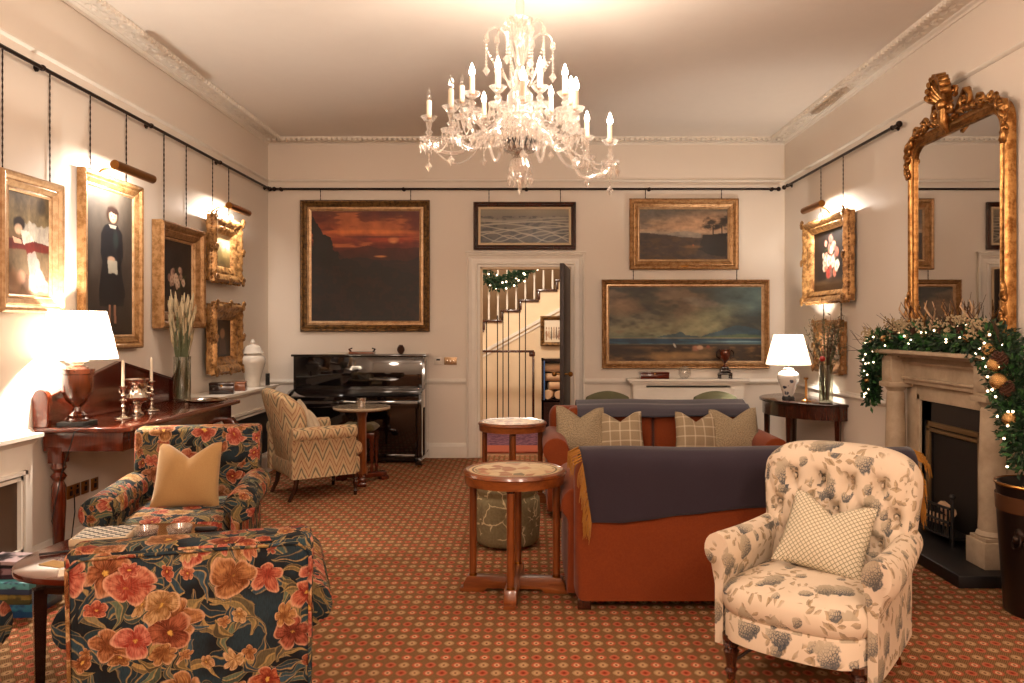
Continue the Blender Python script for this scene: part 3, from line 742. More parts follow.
# ---------------------------------------------------------------- hall beyond the doorway
HY = 12.0
bm = new(); bx(bm, -2.2, 2.2, YB+.15, 13.6, -.1, 0); struct('floor_hall', bm, M['oakh'], smooth=False)
bm = new(); bx(bm, -2.3, -2.2, YB+.15, 13.6, 0, 3.6); struct('wall_hall_left', bm, M['hallwall'], smooth=False)
bm = new(); bx(bm, 2.2, 2.3, YB+.15, 13.6, 0, 3.6); struct('wall_hall_right', bm, M['hallwall'], smooth=False)
bm = new(); bx(bm, -2.2, 2.2, 13.5, 13.6, 0, 3.6); struct('wall_hall_back', bm, plain('brown_hall_paper', hx('A98E72'), .8), smooth=False)  # wall behind the stairs is a browner beige than the other hall walls
bm = new(); bx(bm, -2.2, 2.2, YB+.15, 13.6, 3.6, 3.7); struct('ceiling_hall', bm, M['ceil'], smooth=False)
st = thing('staircase', 'white panelled staircase with dark treads climbing right beyond the doorway', 'staircase', (0, HY, 0))
x0, z0, run_, rise = -.69, 1.53, .275, .153
poly = [(-2.15, 0), (2.15, 0)]
pts = []
for k in range(-5, 10):
    xa = x0+k*run_; z = z0+k*rise
    pts += [(xa, z), (xa+run_, z)]
poly = [(-2.06, 0), (1.785, 0)]+[p for p in pts[::-1]]
bm = new(); prism(bm, poly, .02, 1.1, 'y'); obj('stair_side', bm, M['hallwall'], st, smooth=False)
bm = new()
sl = rise/run_
for off, w, t in ((-.46, .05, .03), (-.52, .03, .02)):
    prism(bm, [(-2.05, z0+sl*(-2.05-x0)+off), (1.7, z0+sl*(1.7-x0)+off), (1.7, z0+sl*(1.7-x0)+off+w), (-2.05, z0+sl*(-2.05-x0)+off+w)], .02-t, .02, 'y')
obj('stair_string_moulding', bm, M['trim'], st, smooth=False)
for k in range(-1, 6):
    bm = new(); xa = x0+k*run_; z = z0+k*rise
    bx(bm, xa-.03, xa+run_+.0, -.02, 1.0, z, z+.035, .008); bx(bm, xa-.02, xa+.015, -.005, .03, z-rise+.035, z, .004)
    obj('tread', bm, M['darkwood'], st)
    for f in (.25, .75):
        bm = new(); zb = z+.035; xx = xa+run_*f; zt = z0+sl*(xx-x0)+1.0
        lathe(bm, [(.014, zb), (.017, zb+.1), (.012, zb+.3), (.02, zb+.36), (.012, zb+.42), (.014, zt)], (xx, .08, 0), 8); obj('baluster', bm, M['trim'], st)
bm = new(); tube(bm, [(x0-1.2*run_, .08, z0-1.2*rise+1.0), (x0+6*run_, .08, z0+6*rise+1.0)], .032); obj('handrail', bm, M['darkwood'], st)
# thin dark iron bars and rail in front of the stair side
ir = thing('iron_balustrade', 'thin dark iron bars with a wooden handrail below the hall stairs', 'railing', (0, 11.5, 0))
for u in (486.5, 497.5, 503, 508.5, 519.5, 525.5):
    X = (u-530)*11.5/800; bm = new(); zt = z0+sl*((u-530)*12/800-x0)-.02
    tube(bm, [(X, 0, 0), (X, 0, min(zt, 1.9))], .0085, 6); obj('bar', bm, M['iron'], ir)
bm = new(); bx(bm, -.75, .06, -.03, .03, 1.09, 1.125, .01); box(bm, .03, 0, 1.07, .09, .05, .08, .02); obj('handrail', bm, M['darkwood'], ir)
bm = new(); bx(bm, .03, .065, -.02, .02, 0, 1.09, .005); obj('post', bm, M['darkwood'], ir)
# rug, log stand and logs, sketch
bm = new(); bx(bm, -1.1, 1.0, 9.25, 11.2, 0.001, .015); tag(obj('rug', bm, M['rug'], smooth=False), 'purple and red patterned rug on the hall floor beyond the doorway', 'rug')
lg = thing('log_stand', 'tall dark stand with blue edge holding cut logs in the hall', 'stand', (.36, 11.2, 0))
bm = new()
bx(bm, -.2, -.17, -.15, .15, 0, 1.02); bx(bm, .17, .2, -.15, .15, 0, 1.02); bx(bm, -.2, .2, .12, .15, 0, 1.02); bx(bm, -.2, .2, -.15, .15, .42, .45); bx(bm, -.2, .2, -.15, .15, .99, 1.02); bx(bm, -.2, .2, -.15, -.13, 0, .44)
obj('case', bm, M['vdark'], lg, smooth=False)
bm = new(); bx(bm, -.17, -.155, -.152, -.14, .45, .99); obj('edge_strip', bm, plain('blue_enamel', hx('3A66A0'), .3), lg)
names = ['pale cut log at the bottom left of the log stand', 'pale cut log at the bottom right of the log stand', 'pale cut log resting across the two lowest logs', 'long split log lying in the middle of the log stand', 'pale cut log at the top of the log stand']
for (x, z, L, r, a), nm in zip(((-.09, .52, .22, .068, 1.3), (.08, .515, .2, .06, 1.0), (.02, .64, .26, .055, .3), (.0, .76, .3, .055, .15), (.0, .89, .31, .06, .05)), names):
    t = thing('cut_log', nm, 'log', (.36+x, 11.17, z), (0, 0, 0), 'cut logs in the hall log stand')
    rot = Matrix.Rotation(a, 4, 'Z') @ Matrix.Rotation(PI/2, 4, 'Y'); rs = random.Random(int(r*1000))
    bm = new(); vs2 = lathe(bm, [(r*.92, -L/2), (r, -L/2+.02), (r, L/2-.02), (r*.92, L/2)], (0, 0, 0), 10, rot)
    obj('bark', bm, M['logwood'], t)
# string of greenery on the stair balusters
def greenery(name, parent, path, rad, n, mat, seed, size=(.03, .012), lo=0):
    rs = random.Random(seed); bm = new(); P = [Vector(p) for p in path]; seg = len(P)-1
    for i in range(n):
        t = rs.random()*seg; k = min(int(t), seg-1); p = P[k].lerp(P[k+1], t-k)
        R = rad[min(k, len(rad)-1)] if isinstance(rad, list) else rad
        d = Vector((rs.gauss(0, 1), rs.gauss(0, 1), rs.gauss(0, 1))).normalized(); q = p+d*R*rs.uniform(.35, 1)
        if q.z < lo: q.z = lo+rs.uniform(0, .03)
        dirn = (d+Vector((rs.gauss(0, .6), rs.gauss(0, .6), rs.gauss(0, .6)))).normalized(); s = dirn.cross(Vector((rs.gauss(0, 1), rs.gauss(0, 1), rs.gauss(0, 1)))).normalized()
        L = size[0]*rs.uniform(.7, 1.5); W = size[1]*rs.uniform(.7, 1.3); nn = dirn.cross(s)*W*.5
        a = bm.verts.new(q); b = bm.verts.new(q+dirn*L*.5+s*W+nn); c = bm.verts.new(q+dirn*L); e = bm.verts.new(q+dirn*L*.5-s*W+nn)
        bm.faces.new((a, b, c)); bm.faces.new((a, c, e))
    return obj(name, bm, mat, parent, smooth='raw')
def fairy(parent, path, rad, n, seed, r=.008, bias=None, lo=None):
    rs = random.Random(seed); P = [Vector(p) for p in path]; seg = len(P)-1; me = None
    for i in range(n):
        t = (i+rs.random())/n*seg; k = min(int(t), seg-1); p = P[k].lerp(P[k+1], t-k)
        R = rad[min(k, len(rad)-1)] if isinstance(rad, list) else rad
        d = Vector((rs.gauss(0, 1), rs.gauss(0, 1), rs.gauss(0, 1)))
        if bias: d += Vector(bias)*1.6
        q = p+d.normalized()*R*1.02
        if lo is not None: q.z = max(q.z, lo+.01)
        if me is None:
            bm = new(); ball(bm, (0, 0, 0), r, u=8, v=6); o = obj('fairy_light', bm, M['fairy'], parent); me = o.data; o['label'] = 'tiny glowing bulb'
        else: o = bpy.data.objects.new('fairy_light', me); C.objects.link(o); o.parent = parent; o['label'] = 'tiny glowing bulb'
        o.location = q
sg = thing('christmas_garland', 'lit green garland wound along the hall stair balusters', 'garland', (0, 0, 0))
pth = [(-.70, 11.93, 2.28), (-.55, 11.93, 2.13), (-.40, 11.93, 2.12), (-.25, 11.93, 2.16), (-.12, 11.93, 2.26), (-.02, 11.93, 2.38), (.15, 11.93, 2.45)]
greenery('foliage', sg, pth, .11, 1300, M['needle'], 3, (.05, .015)); fairy(sg, pth, .12, 16, 4, .013, (0, -1, -.3))
hs = thing('framed_sketch', 'small gilt framed sketch of figures on the hall stair wall', 'picture', ((554.5-530)*11.9/800, 11.97, 1.45-(331-327.5)*11.9/800))
obj('frame', frame_bm(.42, .45, [(0, 0), (0, .03), (.02, .04), (.06, .02), (.06, 0)]), M['golddark'], hs, sharp=20)
canvas('sketch', p_sketch(.31, .34), hs, M['print'], -.008)

# ---------------------------------------------------------------- picture rails
def rail(label, pts, parent_rot=None):
    t = thing('picture_rail', label, 'picture rail', pts[0]); a = Vector(pts[0]); b = Vector(pts[1]); L = b-a
    bm = new(); tube(bm, [(0, 0, 0), L], .0125, 10); obj('rod', bm, M['iron'], t)
    n = max(2, int(L.length/1.35)+1); side = Vector((0, 1, 0)) if abs(L.x) > 1 else Vector((-1 if a.x < 0 else 1, 0, 0))
    for i in range(n):
        p = L*((i+.04)/(n-.92)); bm = new(); tube(bm, [p, p+side*.05], .01, 8); ball(bm, p, .02); lathe(bm, [(.022, 0), (.022, .008)], p+side*.042, 10, Matrix.Rotation(PI/2, 4, 'X' if abs(side.y) else 'Y'))
        obj('bracket', bm, M['iron'], t)
    bm = new(); ball(bm, L+L.normalized()*.015, .025); ball(bm, -L.normalized()*.015, .025); obj('finial', bm, M['iron'], t)
RZ = 2.985
rail('dark iron picture rail along the left wall above the desk', [(XL+.055, 3.3, RZ-.01), (XL+.055, 8.8, RZ-.01)])
rail('dark iron picture rail across the back wall over the doorway', [(XL+.1, YB-.055, RZ), (XR-.1, YB-.055, RZ)])
rail('short dark iron picture rail on the right wall left of the gilt mirror', [(XR-.055, 8.75, RZ), (XR-.055, 6.05, RZ)])

# ---------------------------------------------------------------- pictures
P_STD = [(0, 0), (0, .045), (.012, .055), (.03, .05), (.045, .035), (.055, .038), (.085, .022), (.09, .0)]
def picture(name, label, loc, rot, W, H, fw, mat, pic_fn, paint='paint', slip=None, ornate=0, depth=.055, tilt=0, railz=RZ, chain_x=.7, chains=True, sub=1, cat='painting', chain_top=None, seed=3, group=None):
    t = thing(name, label, cat, loc, (math.radians(tilt), 0, rot), group)
    s = fw/.09; prof = [(d*s, tt*depth/.055) for d, tt in P_STD]
    if ornate:
        bm = frame_bm(W-.03, H-.03, prof, 24, .006*ornate, seed)
        rs = random.Random(seed)
        pts = []
        for sx in (-1, 1):
            for sz in (-1, 1):
                pts.append((sx*(W/2-.03), sz*(H/2-.03), 1.35))
        for q in (-1, 1): pts += [(0, q*(H/2-.02), 1.1), (q*(W/2-.02), 0, 1.1)]
        for x, z, k in pts:
            for i in range(9):
                a = i*.7; r = .022*k*ornate*(1-i*.05)
                ball(bm, (x+r*1.5*math.cos(a)*(i > 0), -depth-.004, z+r*1.5*math.sin(a)*(i > 0)), r*.85, (1, .55, 1), 7, 5)
        nn = int((W+H)*2/.035)
        for i in range(nn):
            f = i/nn*2*(W+H)
            if f < W: x, z = -W/2+f, -H/2
            elif f < W+H: x, z = W/2, -H/2+f-W
            elif f < 2*W+H: x, z = W/2-(f-W-H), H/2
            else: x, z = -W/2, H/2-(f-2*W-H)
            x *= 1-.02/W; z *= 1-.02/H
            ball(bm, (x, -depth*.55, z), .014*ornate*rs.uniform(.7, 1.35), (1, .8, 1), 6, 4)
        obj('frame', bm, mat, t, sharp=50)
    else:
        obj('frame', frame_bm(W, H, prof, 1), mat, t, sharp=18)
    iw, ih = W-2*fw, H-2*fw
    if slip:
        obj('slip', frame_bm(iw+.004, ih+.004, [(0, 0), (0, .02), (slip*.5, .022), (slip, .012), (slip, 0)]), M['goldbright' if paint == 'paint' else 'cream'], t, sharp=18); iw -= 2*slip; ih -= 2*slip
    canvas('canvas' if paint == 'paint' else 'print', pic_fn(iw+.006, ih+.006), t, M[paint], -.012)
    if chains:
        zt = (chain_top if chain_top is not None else railz)-loc[2]
        for sx in (-1, 1):
            bm = new(); x = sx*W/2*chain_x; z = H/2-.01; k = 0; yb = .0
            n = max(2, int((zt-z)/.02))
            pts = [(x, yb, z+(zt-z)*i/n) for i in range(n+1)]
            tube(bm, pts, [.0055 if i % 2 else .0032 for i in range(n+1)], 6)
            obj('chain', bm, M['iron'], t)
    return t
def back(u0, u1, v0, v1, off=.05):
    Y = YB-off; k = Y/800; return ((u0+u1)/2-530)*k, Y+.045, 1.45-((v0+v1)/2-327.5)*k, (u1-u0)*k, (v1-v0)*k
def sidep(u0, u1, zt, zb, left=True, off=.05):
    X = (XL+off) if left else (XR-off); ya = X*800/(u0-530); yb = X*800/(u1-530)
    return (X+(-.04 if left else .04)), (ya+yb)/2, (zt+zb)/2, abs(yb-ya), zt-zb
x, y, z, W, H = back(300, 429.5, 200, 331.5)
picture('landscape_painting', 'large square painting of a red sunset over dark hills above the piano', (x, y, z), 0, W, H, .075, M['golddark'], p_sunset, slip=.045)
x, y, z, W, H = back(473.4, 576, 201.8, 249.5)
picture('framed_engraving', 'wide brown framed panoramic engraving hung over the doorway', (x, y, z), 0, W, H, .055, M['darkwood'], p_engraving, paint='print', slip=.025, cat='picture')
x, y, z, W, H = back(629.6, 738.8, 198.4, 269.5)
zp = z-H/2
picture('landscape_painting', 'gilt framed landscape with tall pines at its right edge, hung above the seascape', (x, y, z), 0, W, H, .10, M['gold'], p_pines, slip=.02)
bm = new(); box(bm, 0, -.055, -H/2+.035, .09, .006, .016, .002); nd = obj('name_plate', bm, M['brass'], bpy.data.objects['landscape_painting.001'])
x, y, z, W, H = back(602, 769.7, 279.5, 368.5)
picture('seascape_painting', 'wide gilt framed painting of stormy sky and blue bay above the white mantel', (x, y, z), 0, W, H, .055, M['gold'], p_sea, slip=.03, chain_top=zp+.02, chain_x=.62)
x, y, z, W, H = sidep(1, 63.5, 2.32, 1.535)
picture('figure_painting', 'gilt framed painting of a kneeling woman in white, nearest on the left wall', (x, y, z), PI/2, W, H, .085, M['goldbright'], p_kneel, slip=.02, chain_x=.75)
x, y, z, W, H = sidep(83, 142.5, 2.485, 1.30)
picture('portrait_painting', 'tall gilt framed portrait of a standing girl in a dark dress', (x, y, z), PI/2, W, H, .08, M['gold'], p_girl, slip=.022, chain_x=.6)
x, y, z, W, H = sidep(157, 201, 2.285, 1.445)
picture('still_life_painting', 'deep gilt framed flower still life between the portrait and the two carved frames', (x, y, z), PI/2, W, H, .115, M['gold'], lambda w, h: p_vase(w, h, ['C9A890', 'A88A78', 'D8C0A8', '8E6E60'], 21, '241C18', .52, (.26, .16), 24), slip=.02, depth=.09, chain_x=.5)
x, y, z, W, H = sidep(210, 239, 2.47, 1.85, off=.1)
picture('landscape_painting', 'small bright landscape in a carved gilt frame under the far left picture light', (x, y, z), PI/2, W, H, .15, M['goldcarve'], p_brightland, ornate=.9, depth=.09, chain_x=.55)
x, y, z, W, H = sidep(210, 239.5, 1.68, 1.02, off=.1)
picture('portrait_painting', 'small dark brown picture in a carved gilt frame, lower of the pair', (x, y, z), PI/2, W, H, .15, M['goldcarve'], p_brown, ornate=.9, depth=.09, chains=False)
x, y, z, W, H = sidep(807, 851, 2.49, 1.67, False, .07)
picture('still_life_painting', 'dark flower painting in a carved gilt frame on the right wall', (x, y, z), -PI/2, W, H, .115, M['goldcarve'], lambda w, h: p_vase(w, h, ['B86A54', 'D8B8A0', '9A3A30', 'C98A74', 'E0D0B8', '7A5A50'], 33, '1C1512', .46, (.22, .30), 44), ornate=.85, depth=.1, chain_x=.5)
x, y, z, W, H = sidep(814, 843, 1.52, 1.02, False, .05)
picture('landscape_painting', 'small gilt framed picture on the right wall half hidden behind the vase', (x, y, z), -PI/2, W, H, .12, M['gold'], p_pinkland, ornate=.7, depth=.06, chain_top=1.7, chain_x=.6)
# picture lights
def plight(label, loc, rot, L, W):
    t = thing('picture_light', label, 'picture light', loc, rot)   # origin at the wall, local -y into the room
    bm = new(); tube(bm, [(-.12, 0, -.05), (-.1, -.06, .0), (-.04, -.14, .02), (0, -.2, .015)], .008, 8); ball(bm, (0, -.2, .015), .022); box(bm, -.12, -.005, -.05, .09, .012, .035, .004)
    obj('bracket', bm, M['brass'], t)
    bm = new(); n = 14; ra, rb = .031, .029
    prof = [(math.cos(a), math.sin(a)) for a in [math.radians(18+262*i/n) for i in range(n+1)]]
    poly = [(-.22+ra*c, .0+ra*s) for c, s in prof]+[(-.22+rb*c, .0+rb*s) for c, s in prof[::-1]]
    prism(bm, poly, -L/2, L/2, 'x')
    for sx in (-1, 1): lathe(bm, [(.030, 0), (.030, .004)], (sx*(L/2)-.002, -.22, 0), 14, Matrix.Rotation(PI/2, 4, 'Y'))
    obj('lamp_hood', bm, M['brass'], t)
    bm = new(); tube(bm, [(-L*.42, -.22, 0), (L*.42, -.22, 0)], .011, 8); b = obj('bulb_tube', bm, emis('lit_tube_bulb', (1, .82, .62), 14), t); b['label'] = 'glowing tube bulb'
    l = light('AREA', 'picture_light_beam', (0, -.195, -.034), W, (1, .90, .80), L*.85, (math.radians(38), 0, 0), .03, t)
plight('brass picture light over the portrait of the girl', (XL, 5.46, 2.51), PI/2, .52, 8)
plight('brass picture light over the carved gilt frames in the far left corner', (XL, 7.42, 2.545), PI/2, .50, 9)
plight('brass picture light over the flower painting on the right wall', (XR, 7.42, 2.565), -PI/2, .48, 11)
# ---------------------------------------------------------------- cushions
def cushion(label, mat, loc, rot, w=.42, h=.42, t=.15, chop=.3, group=None, seed=0, name='cushion', cat='cushion'):
    bm = new(); rs = random.Random(seed); ph = rs.uniform(0, 6)
    def outline(x, y):
        px = x*(1-.10*(1-y*y)*abs(x)); py = y*(1-.07*(1-x*x)*abs(y))
        if y > -.2: py -= chop*1.5*max(0, 1-abs(x)/.72)**1.2*((y+.2)/1.2)**1.5; px *= 1-.10*max(0, y)**2
        return px*w/2, (py+1)*h/2
    def th(x, y):
        q = max(0, (1-abs(x)**2.6))**.62*max(0, (1-abs(y)**2.6))**.62*t/2
        if y > -.3: q *= 1-.35*math.exp(-(x/.22)**2)*max(0, y+.3)
        q *= 1+.10*math.sin(4*x+3*y+ph)*(1-x*x)
        return q
    pad(bm, outline, lambda x, y: -th(x, y), lambda x, y: th(x, y), 20, 20)
    o = obj(name, bm, mat, uv=(rs.uniform(0, 3), rs.uniform(0, 3)), sharp=80); o.location = loc; o.rotation_euler = rot
    return tag(o, label, cat, group)
def turned_leg(h, r, mat, parent, x, y, z0=0, caster=False):
    bm = new()
    lathe(bm, [(r*.55, 0), (r*.6, h*.12), (r*.85, h*.2), (r*.6, h*.26), (r*.75, h*.45), (r*1.0, h*.62), (r*.7, h*.68), (r*1.05, h*.74), (r*.75, h*.8), (r*1.1, h*.88), (r*1.1, h)], (x, y, z0), 14)
    o = obj('leg', bm, mat, parent)
    if caster:
        bm = new(); lathe(bm, [(.008, -.012), (.022, -.010), (.022, .010), (.008, .012)], (x, y, .022), 12, Matrix.Rotation(PI/2, 4, 'Y')); tube(bm, [(x, y, .03), (x, y, z0+.02)], .010)
        c = obj('caster', bm, M['brass'], parent)
    return o
def scroll_arm(name, mat, parent, side, xin, xout, zc, r, y0, y1, zb, uvo, flare=0):
    """outer skin of an upholstered rolled arm, one closed solid"""
    cx = (xin+xout)/2+r*.25
    poly = [(xin, zb), (xin, zc-r*.3)]
    for k in range(13):
        a = math.radians(200-k*20.5); poly.append((cx+r*math.cos(a), zc+r*math.sin(a)))
    poly += [(xout-.005, zc-r*1.0), (xout, zb)]
    poly = [(side*p, q) for p, q in poly]
    bm = new(); prism(bm, poly, y0, y1, 'y', .012, 3)
    for v in bm.verts:   # soften: arm dips slightly towards the back
        v.co.z += .0
    o = obj(name, bm, mat, parent, uv=uvo, sharp=50)
    return o
# ---------------------------------------------------------------- dark floral armchairs
def howard_chair(label, loc, rot, name='floral_armchair', Wb=.70, Wa=.75, top=.83, af=-.42):
    t = thing(name, label, 'armchair', loc, rot, 'dark floral armchairs'); m = M['tapestry']; rs = random.Random(label)
    o1 = lambda: (rs.uniform(0, 5), rs.uniform(0, 5))
    bm = new(); box(bm, 0, 0, top/2+.06, Wb, .17, top-.12, .028, 4)
    for v in bm.verts: v.co.y += .33+.10*(v.co.z-.1); v.co.x *= 1-.02*(top-v.co.z)
    bk = obj('backrest', bm, m, t, uv=o1(), sharp=60)
    bm = new()
    yb = lambda z: .33+.10*(z-.1)+.087
    zt = top-.02
    tube(bm, [(-Wb/2+.012, yb(.14), .14), (-Wb/2+.012, yb(zt-.03), zt-.03), (-Wb/2+.05, yb(zt), zt), (Wb/2-.05, yb(zt), zt), (Wb/2-.012, yb(zt-.03), zt-.03), (Wb/2-.012, yb(.14), .14)], .006, 6)
    obj('piping', bm, M['tapestry'], bk, uv=(2, 2))
    for s in (-1, 1): scroll_arm('arm', m, t, s, Wb/2-.06, Wa/2-.03, .53, .080, af, .33, .10, o1())
    bm = new(); bx(bm, -Wb/2+.05, Wb/2-.05, af+.02, .28, .11, .33, .03, 3); obj('seat', bm, m, t, uv=o1())
    bm = new(); pad(bm, lambda x, y: (x*(Wb/2-.07), y*(.29-af)/2+(.29+af)/2), lambda x, y: -.085*max(0, 1-x**8)**.4*max(0, 1-y**8)**.4, lambda x, y: .05*max(0, 1-x**8)**.4*max(0, 1-y**8)**.4, 18, 18)
    for v in bm.verts: v.co = Vector((v.co.x, v.co.z, .39-v.co.y))
    obj('seat_cushion', bm, m, t, uv=o1(), sharp=80)
    for x in (-1, 1):
        for y in (af+.06, .36):
            bm = new(); lathe(bm, [(.016, 0), (.024, .08), (.026, .125)], (x*(Wb/2-.04), y, 0), 10); obj('leg', bm, M['darkwood'], t)
    return t
howard_chair('dark floral armchair in the foreground with its back to the viewer', (-1.155, 2.86, 0), math.radians(197.5), top=.80, af=-.33)
howard_chair('dark floral armchair facing the viewer with a gold cushion on its seat', (-1.90, 4.42, 0), math.radians(12), top=.86)
howard_chair('dark floral armchair at the bottom left corner, only its arm in the picture', (-2.09, 2.16, 0), math.radians(84))
cushion('plain gold linen cushion on the floral armchair by the desk', M['goldlinen'], (-1.885, 4.36, .46), (math.radians(-22), 0, math.radians(8)), .37, .37, .13, .28, seed=1)

# ---------------------------------------------------------------- sofas
def sofa(label, loc, rot):
    t = thing('sofa', label, 'sofa', loc, rot, 'rust velvet sofas'); m = M['velvet']; W = 1.74; t.scale.z = .955
    prof = [(.475, .055), (.470, .30), (.475, .60), (.478, .74), (.465, .80), (.435, .835), (.39, .845), (.335, .83), (.30, .79), (.285, .70), (.25, .42), (.25, .055)]
    bm = new(); prism(bm, prof, -W/2, W/2, 'x', .05, 4)
    for v in bm.verts:
        e = max(0, abs(v.co.x)-(W/2-.16))/.16
        if v.co.z > .6: v.co.z -= .06*e*e
    obj('backrest', bm, m, t, uv=(0, 0), sharp=55)
    for s in (-1, 1):
        arm = scroll_arm('arm', m, t, s, .72, .905, .54, .10, -.46, .36, .055, (0, 0))
    bm = new(); bx(bm, -.74, .74, -.42, .30, .06, .30, .03, 3); obj('seat_base', bm, m, t, uv=(0, 0))
    for s in (-1, 1):
        bm = new(); bx(bm, s*.36-.355, s*.36+.355, -.45, .26, .30, .45, .05, 4); obj('seat_cushion', bm, m, t, uv=(0, 0))
        bm = new(); bx(bm, s*.36-.356, s*.36+.356, .16, .32, .43, .815, .05, 4)
        for v in bm.verts: v.co.y += .12*(v.co.z-.43)-.02
        obj('back_cushion', bm, m, t, uv=(0, 0))
    for x in (-.82, .82):
        for y in (-.40, .42):
            bm = new(); bx(bm, x-.035, x+.035, y-.035, y+.035, 0, .062, .004); obj('leg', bm, M['darkwood'], t)
    return t
S1 = (1.035, 6.52, 0); S2 = (1.10, 4.56, 0)
sofa('rust orange velvet sofa facing the viewer with four cushions and a grey throw', S1, 0)
sofa('rust orange velvet sofa seen from behind with a dark fringed throw', S2, PI)
cu = [(581, 'flecked tweed cushion at the left end of the far rust sofa', 'tweed', .46, 8, .40), (622, 'checked cushion second from the left on the far rust sofa', 'plaid', .40, -8, .30),
      (699, 'checked cushion second from the right on the far rust sofa', 'plaid', .40, 6, .30), (737, 'flecked tweed cushion at the right end of the far rust sofa', 'tweed', .44, -8, .34)]
for u, l, mt, s, a, y in cu:
    Y = 6.40; cushion(l, M[mt], ((u-530)*Y/800, 6.43, .438), (math.radians(-20), math.radians(a*.4), math.radians(a)), s*.96, s*.78+.03, .13, .28, 'cushions on the far sofa', seed=u)
# throws: a strip of cloth with real thickness following the sofa back
def throw(name, label, mat, loc, rot, x0, x1, path, edge, fringe=None):
    t = thing(name, label, 'throw', loc, rot); t.scale.z = .957
    n = 60; bm = new(); G = []
    acc = [0]
    for a, b in zip(path, path[1:]): acc.append(acc[-1]+math.hypot(a[0]-b[0], a[1]-b[1]))
    m = 34
    def at(s):
        for i in range(len(acc)-1):
            if s <= acc[i+1] or i == len(acc)-2:
                f = (s-acc[i])/(acc[i+1]-acc[i]); return (path[i][0]+(path[i+1][0]-path[i][0])*f, path[i][1]+(path[i+1][1]-path[i][1])*f)
    for i in range(n+1):
        x = x0+(x1-x0)*i/n; row = []
        e0, e1, dx = edge(x)
        for j in range(m+1):
            s = acc[-1]*j/m; s = max(0, min(acc[-1], e0+(acc[-1]-e0-e1)*j/m)); y, z = at(s)
            hang = 1-s/acc[-1]
            y2 = y+(.006*math.sin(x*13+2*j/m)+.004*math.sin(x*29))*max(0, hang-.35)*1.6
            row.append((x+dx*max(0, hang-.4), y2, z-.004*math.sin(x*7)))
        G.append(row)
    V = [[bm.verts.new(p) for p in r] for r in G]
    for i in range(n):
        for j in range(m): bm.faces.new((V[i][j], V[i+1][j], V[i+1][j+1], V[i][j+1]))
    o = obj('cloth', bm, mat, t, sharp=80)
    sol = o.modifiers.new('thick', 'SOLIDIFY'); sol.thickness = .009; sol.offset = 0
    if fringe:
        for side in fringe:
            bm = new(); rs = random.Random(side+5); col = G[0] if side < 0 else G[-1]
            for k in range(90):
                q = rs.random()*.93*(m-1); j = int(q); f = q-j; a = Vector(col[j]).lerp(Vector(col[j+1]), f)
                L = rs.uniform(.085, .13); d = Vector((side*rs.uniform(.1, .5), rs.uniform(0, .3), -1)).normalized()
                if a.z > .80: d = Vector((side*.9, .1, -.45)).normalized()
                p1 = a+d*L*.5+Vector((rs.uniform(-.006, .006), rs.uniform(0, .01), 0)); d2 = Vector((side*rs.uniform(0, .15), rs.uniform(0, .1), -1)).normalized()
                tube(bm, [a, p1, p1+d2*L*.55], [.0035, .003, .0015], 5)
            fr = obj('fringe', bm, M['mustard'], t); fr['label'] = 'mustard tasselled fringe'
    return t
P2 = [(.495, .475), (.49, .60), (.495, .72), (.492, .77), (.478, .815), (.445, .852), (.39, .864), (.33, .852), (.285, .815), (.262, .77), (.25, .70)]
throw('wool_throw', 'dark plum navy throw with mustard fringe over the back of the near sofa', M['navy'], S2, PI, -.875, .845, P2,
      lambda x: (.02+.06*max(0, min(1, (.55-x)/.5))-.03*math.exp(-((x-.8)/.2)**2), 0, -.10*(x/.86) if x > 0 else 0), (-1, 1))
P1 = [(.495, .56), (.49, .65), (.495, .74), (.488, .79), (.47, .825), (.44, .852), (.39, .864), (.33, .852), (.282, .835), (.21, .835), (.135, .80), (.125, .735)]
throw('wool_throw', 'slate grey throw laid along the back of the far sofa', M['greywool'], S1, 0, -.64, .80, P1, lambda x: (0, .012*math.sin(x*5), 0))

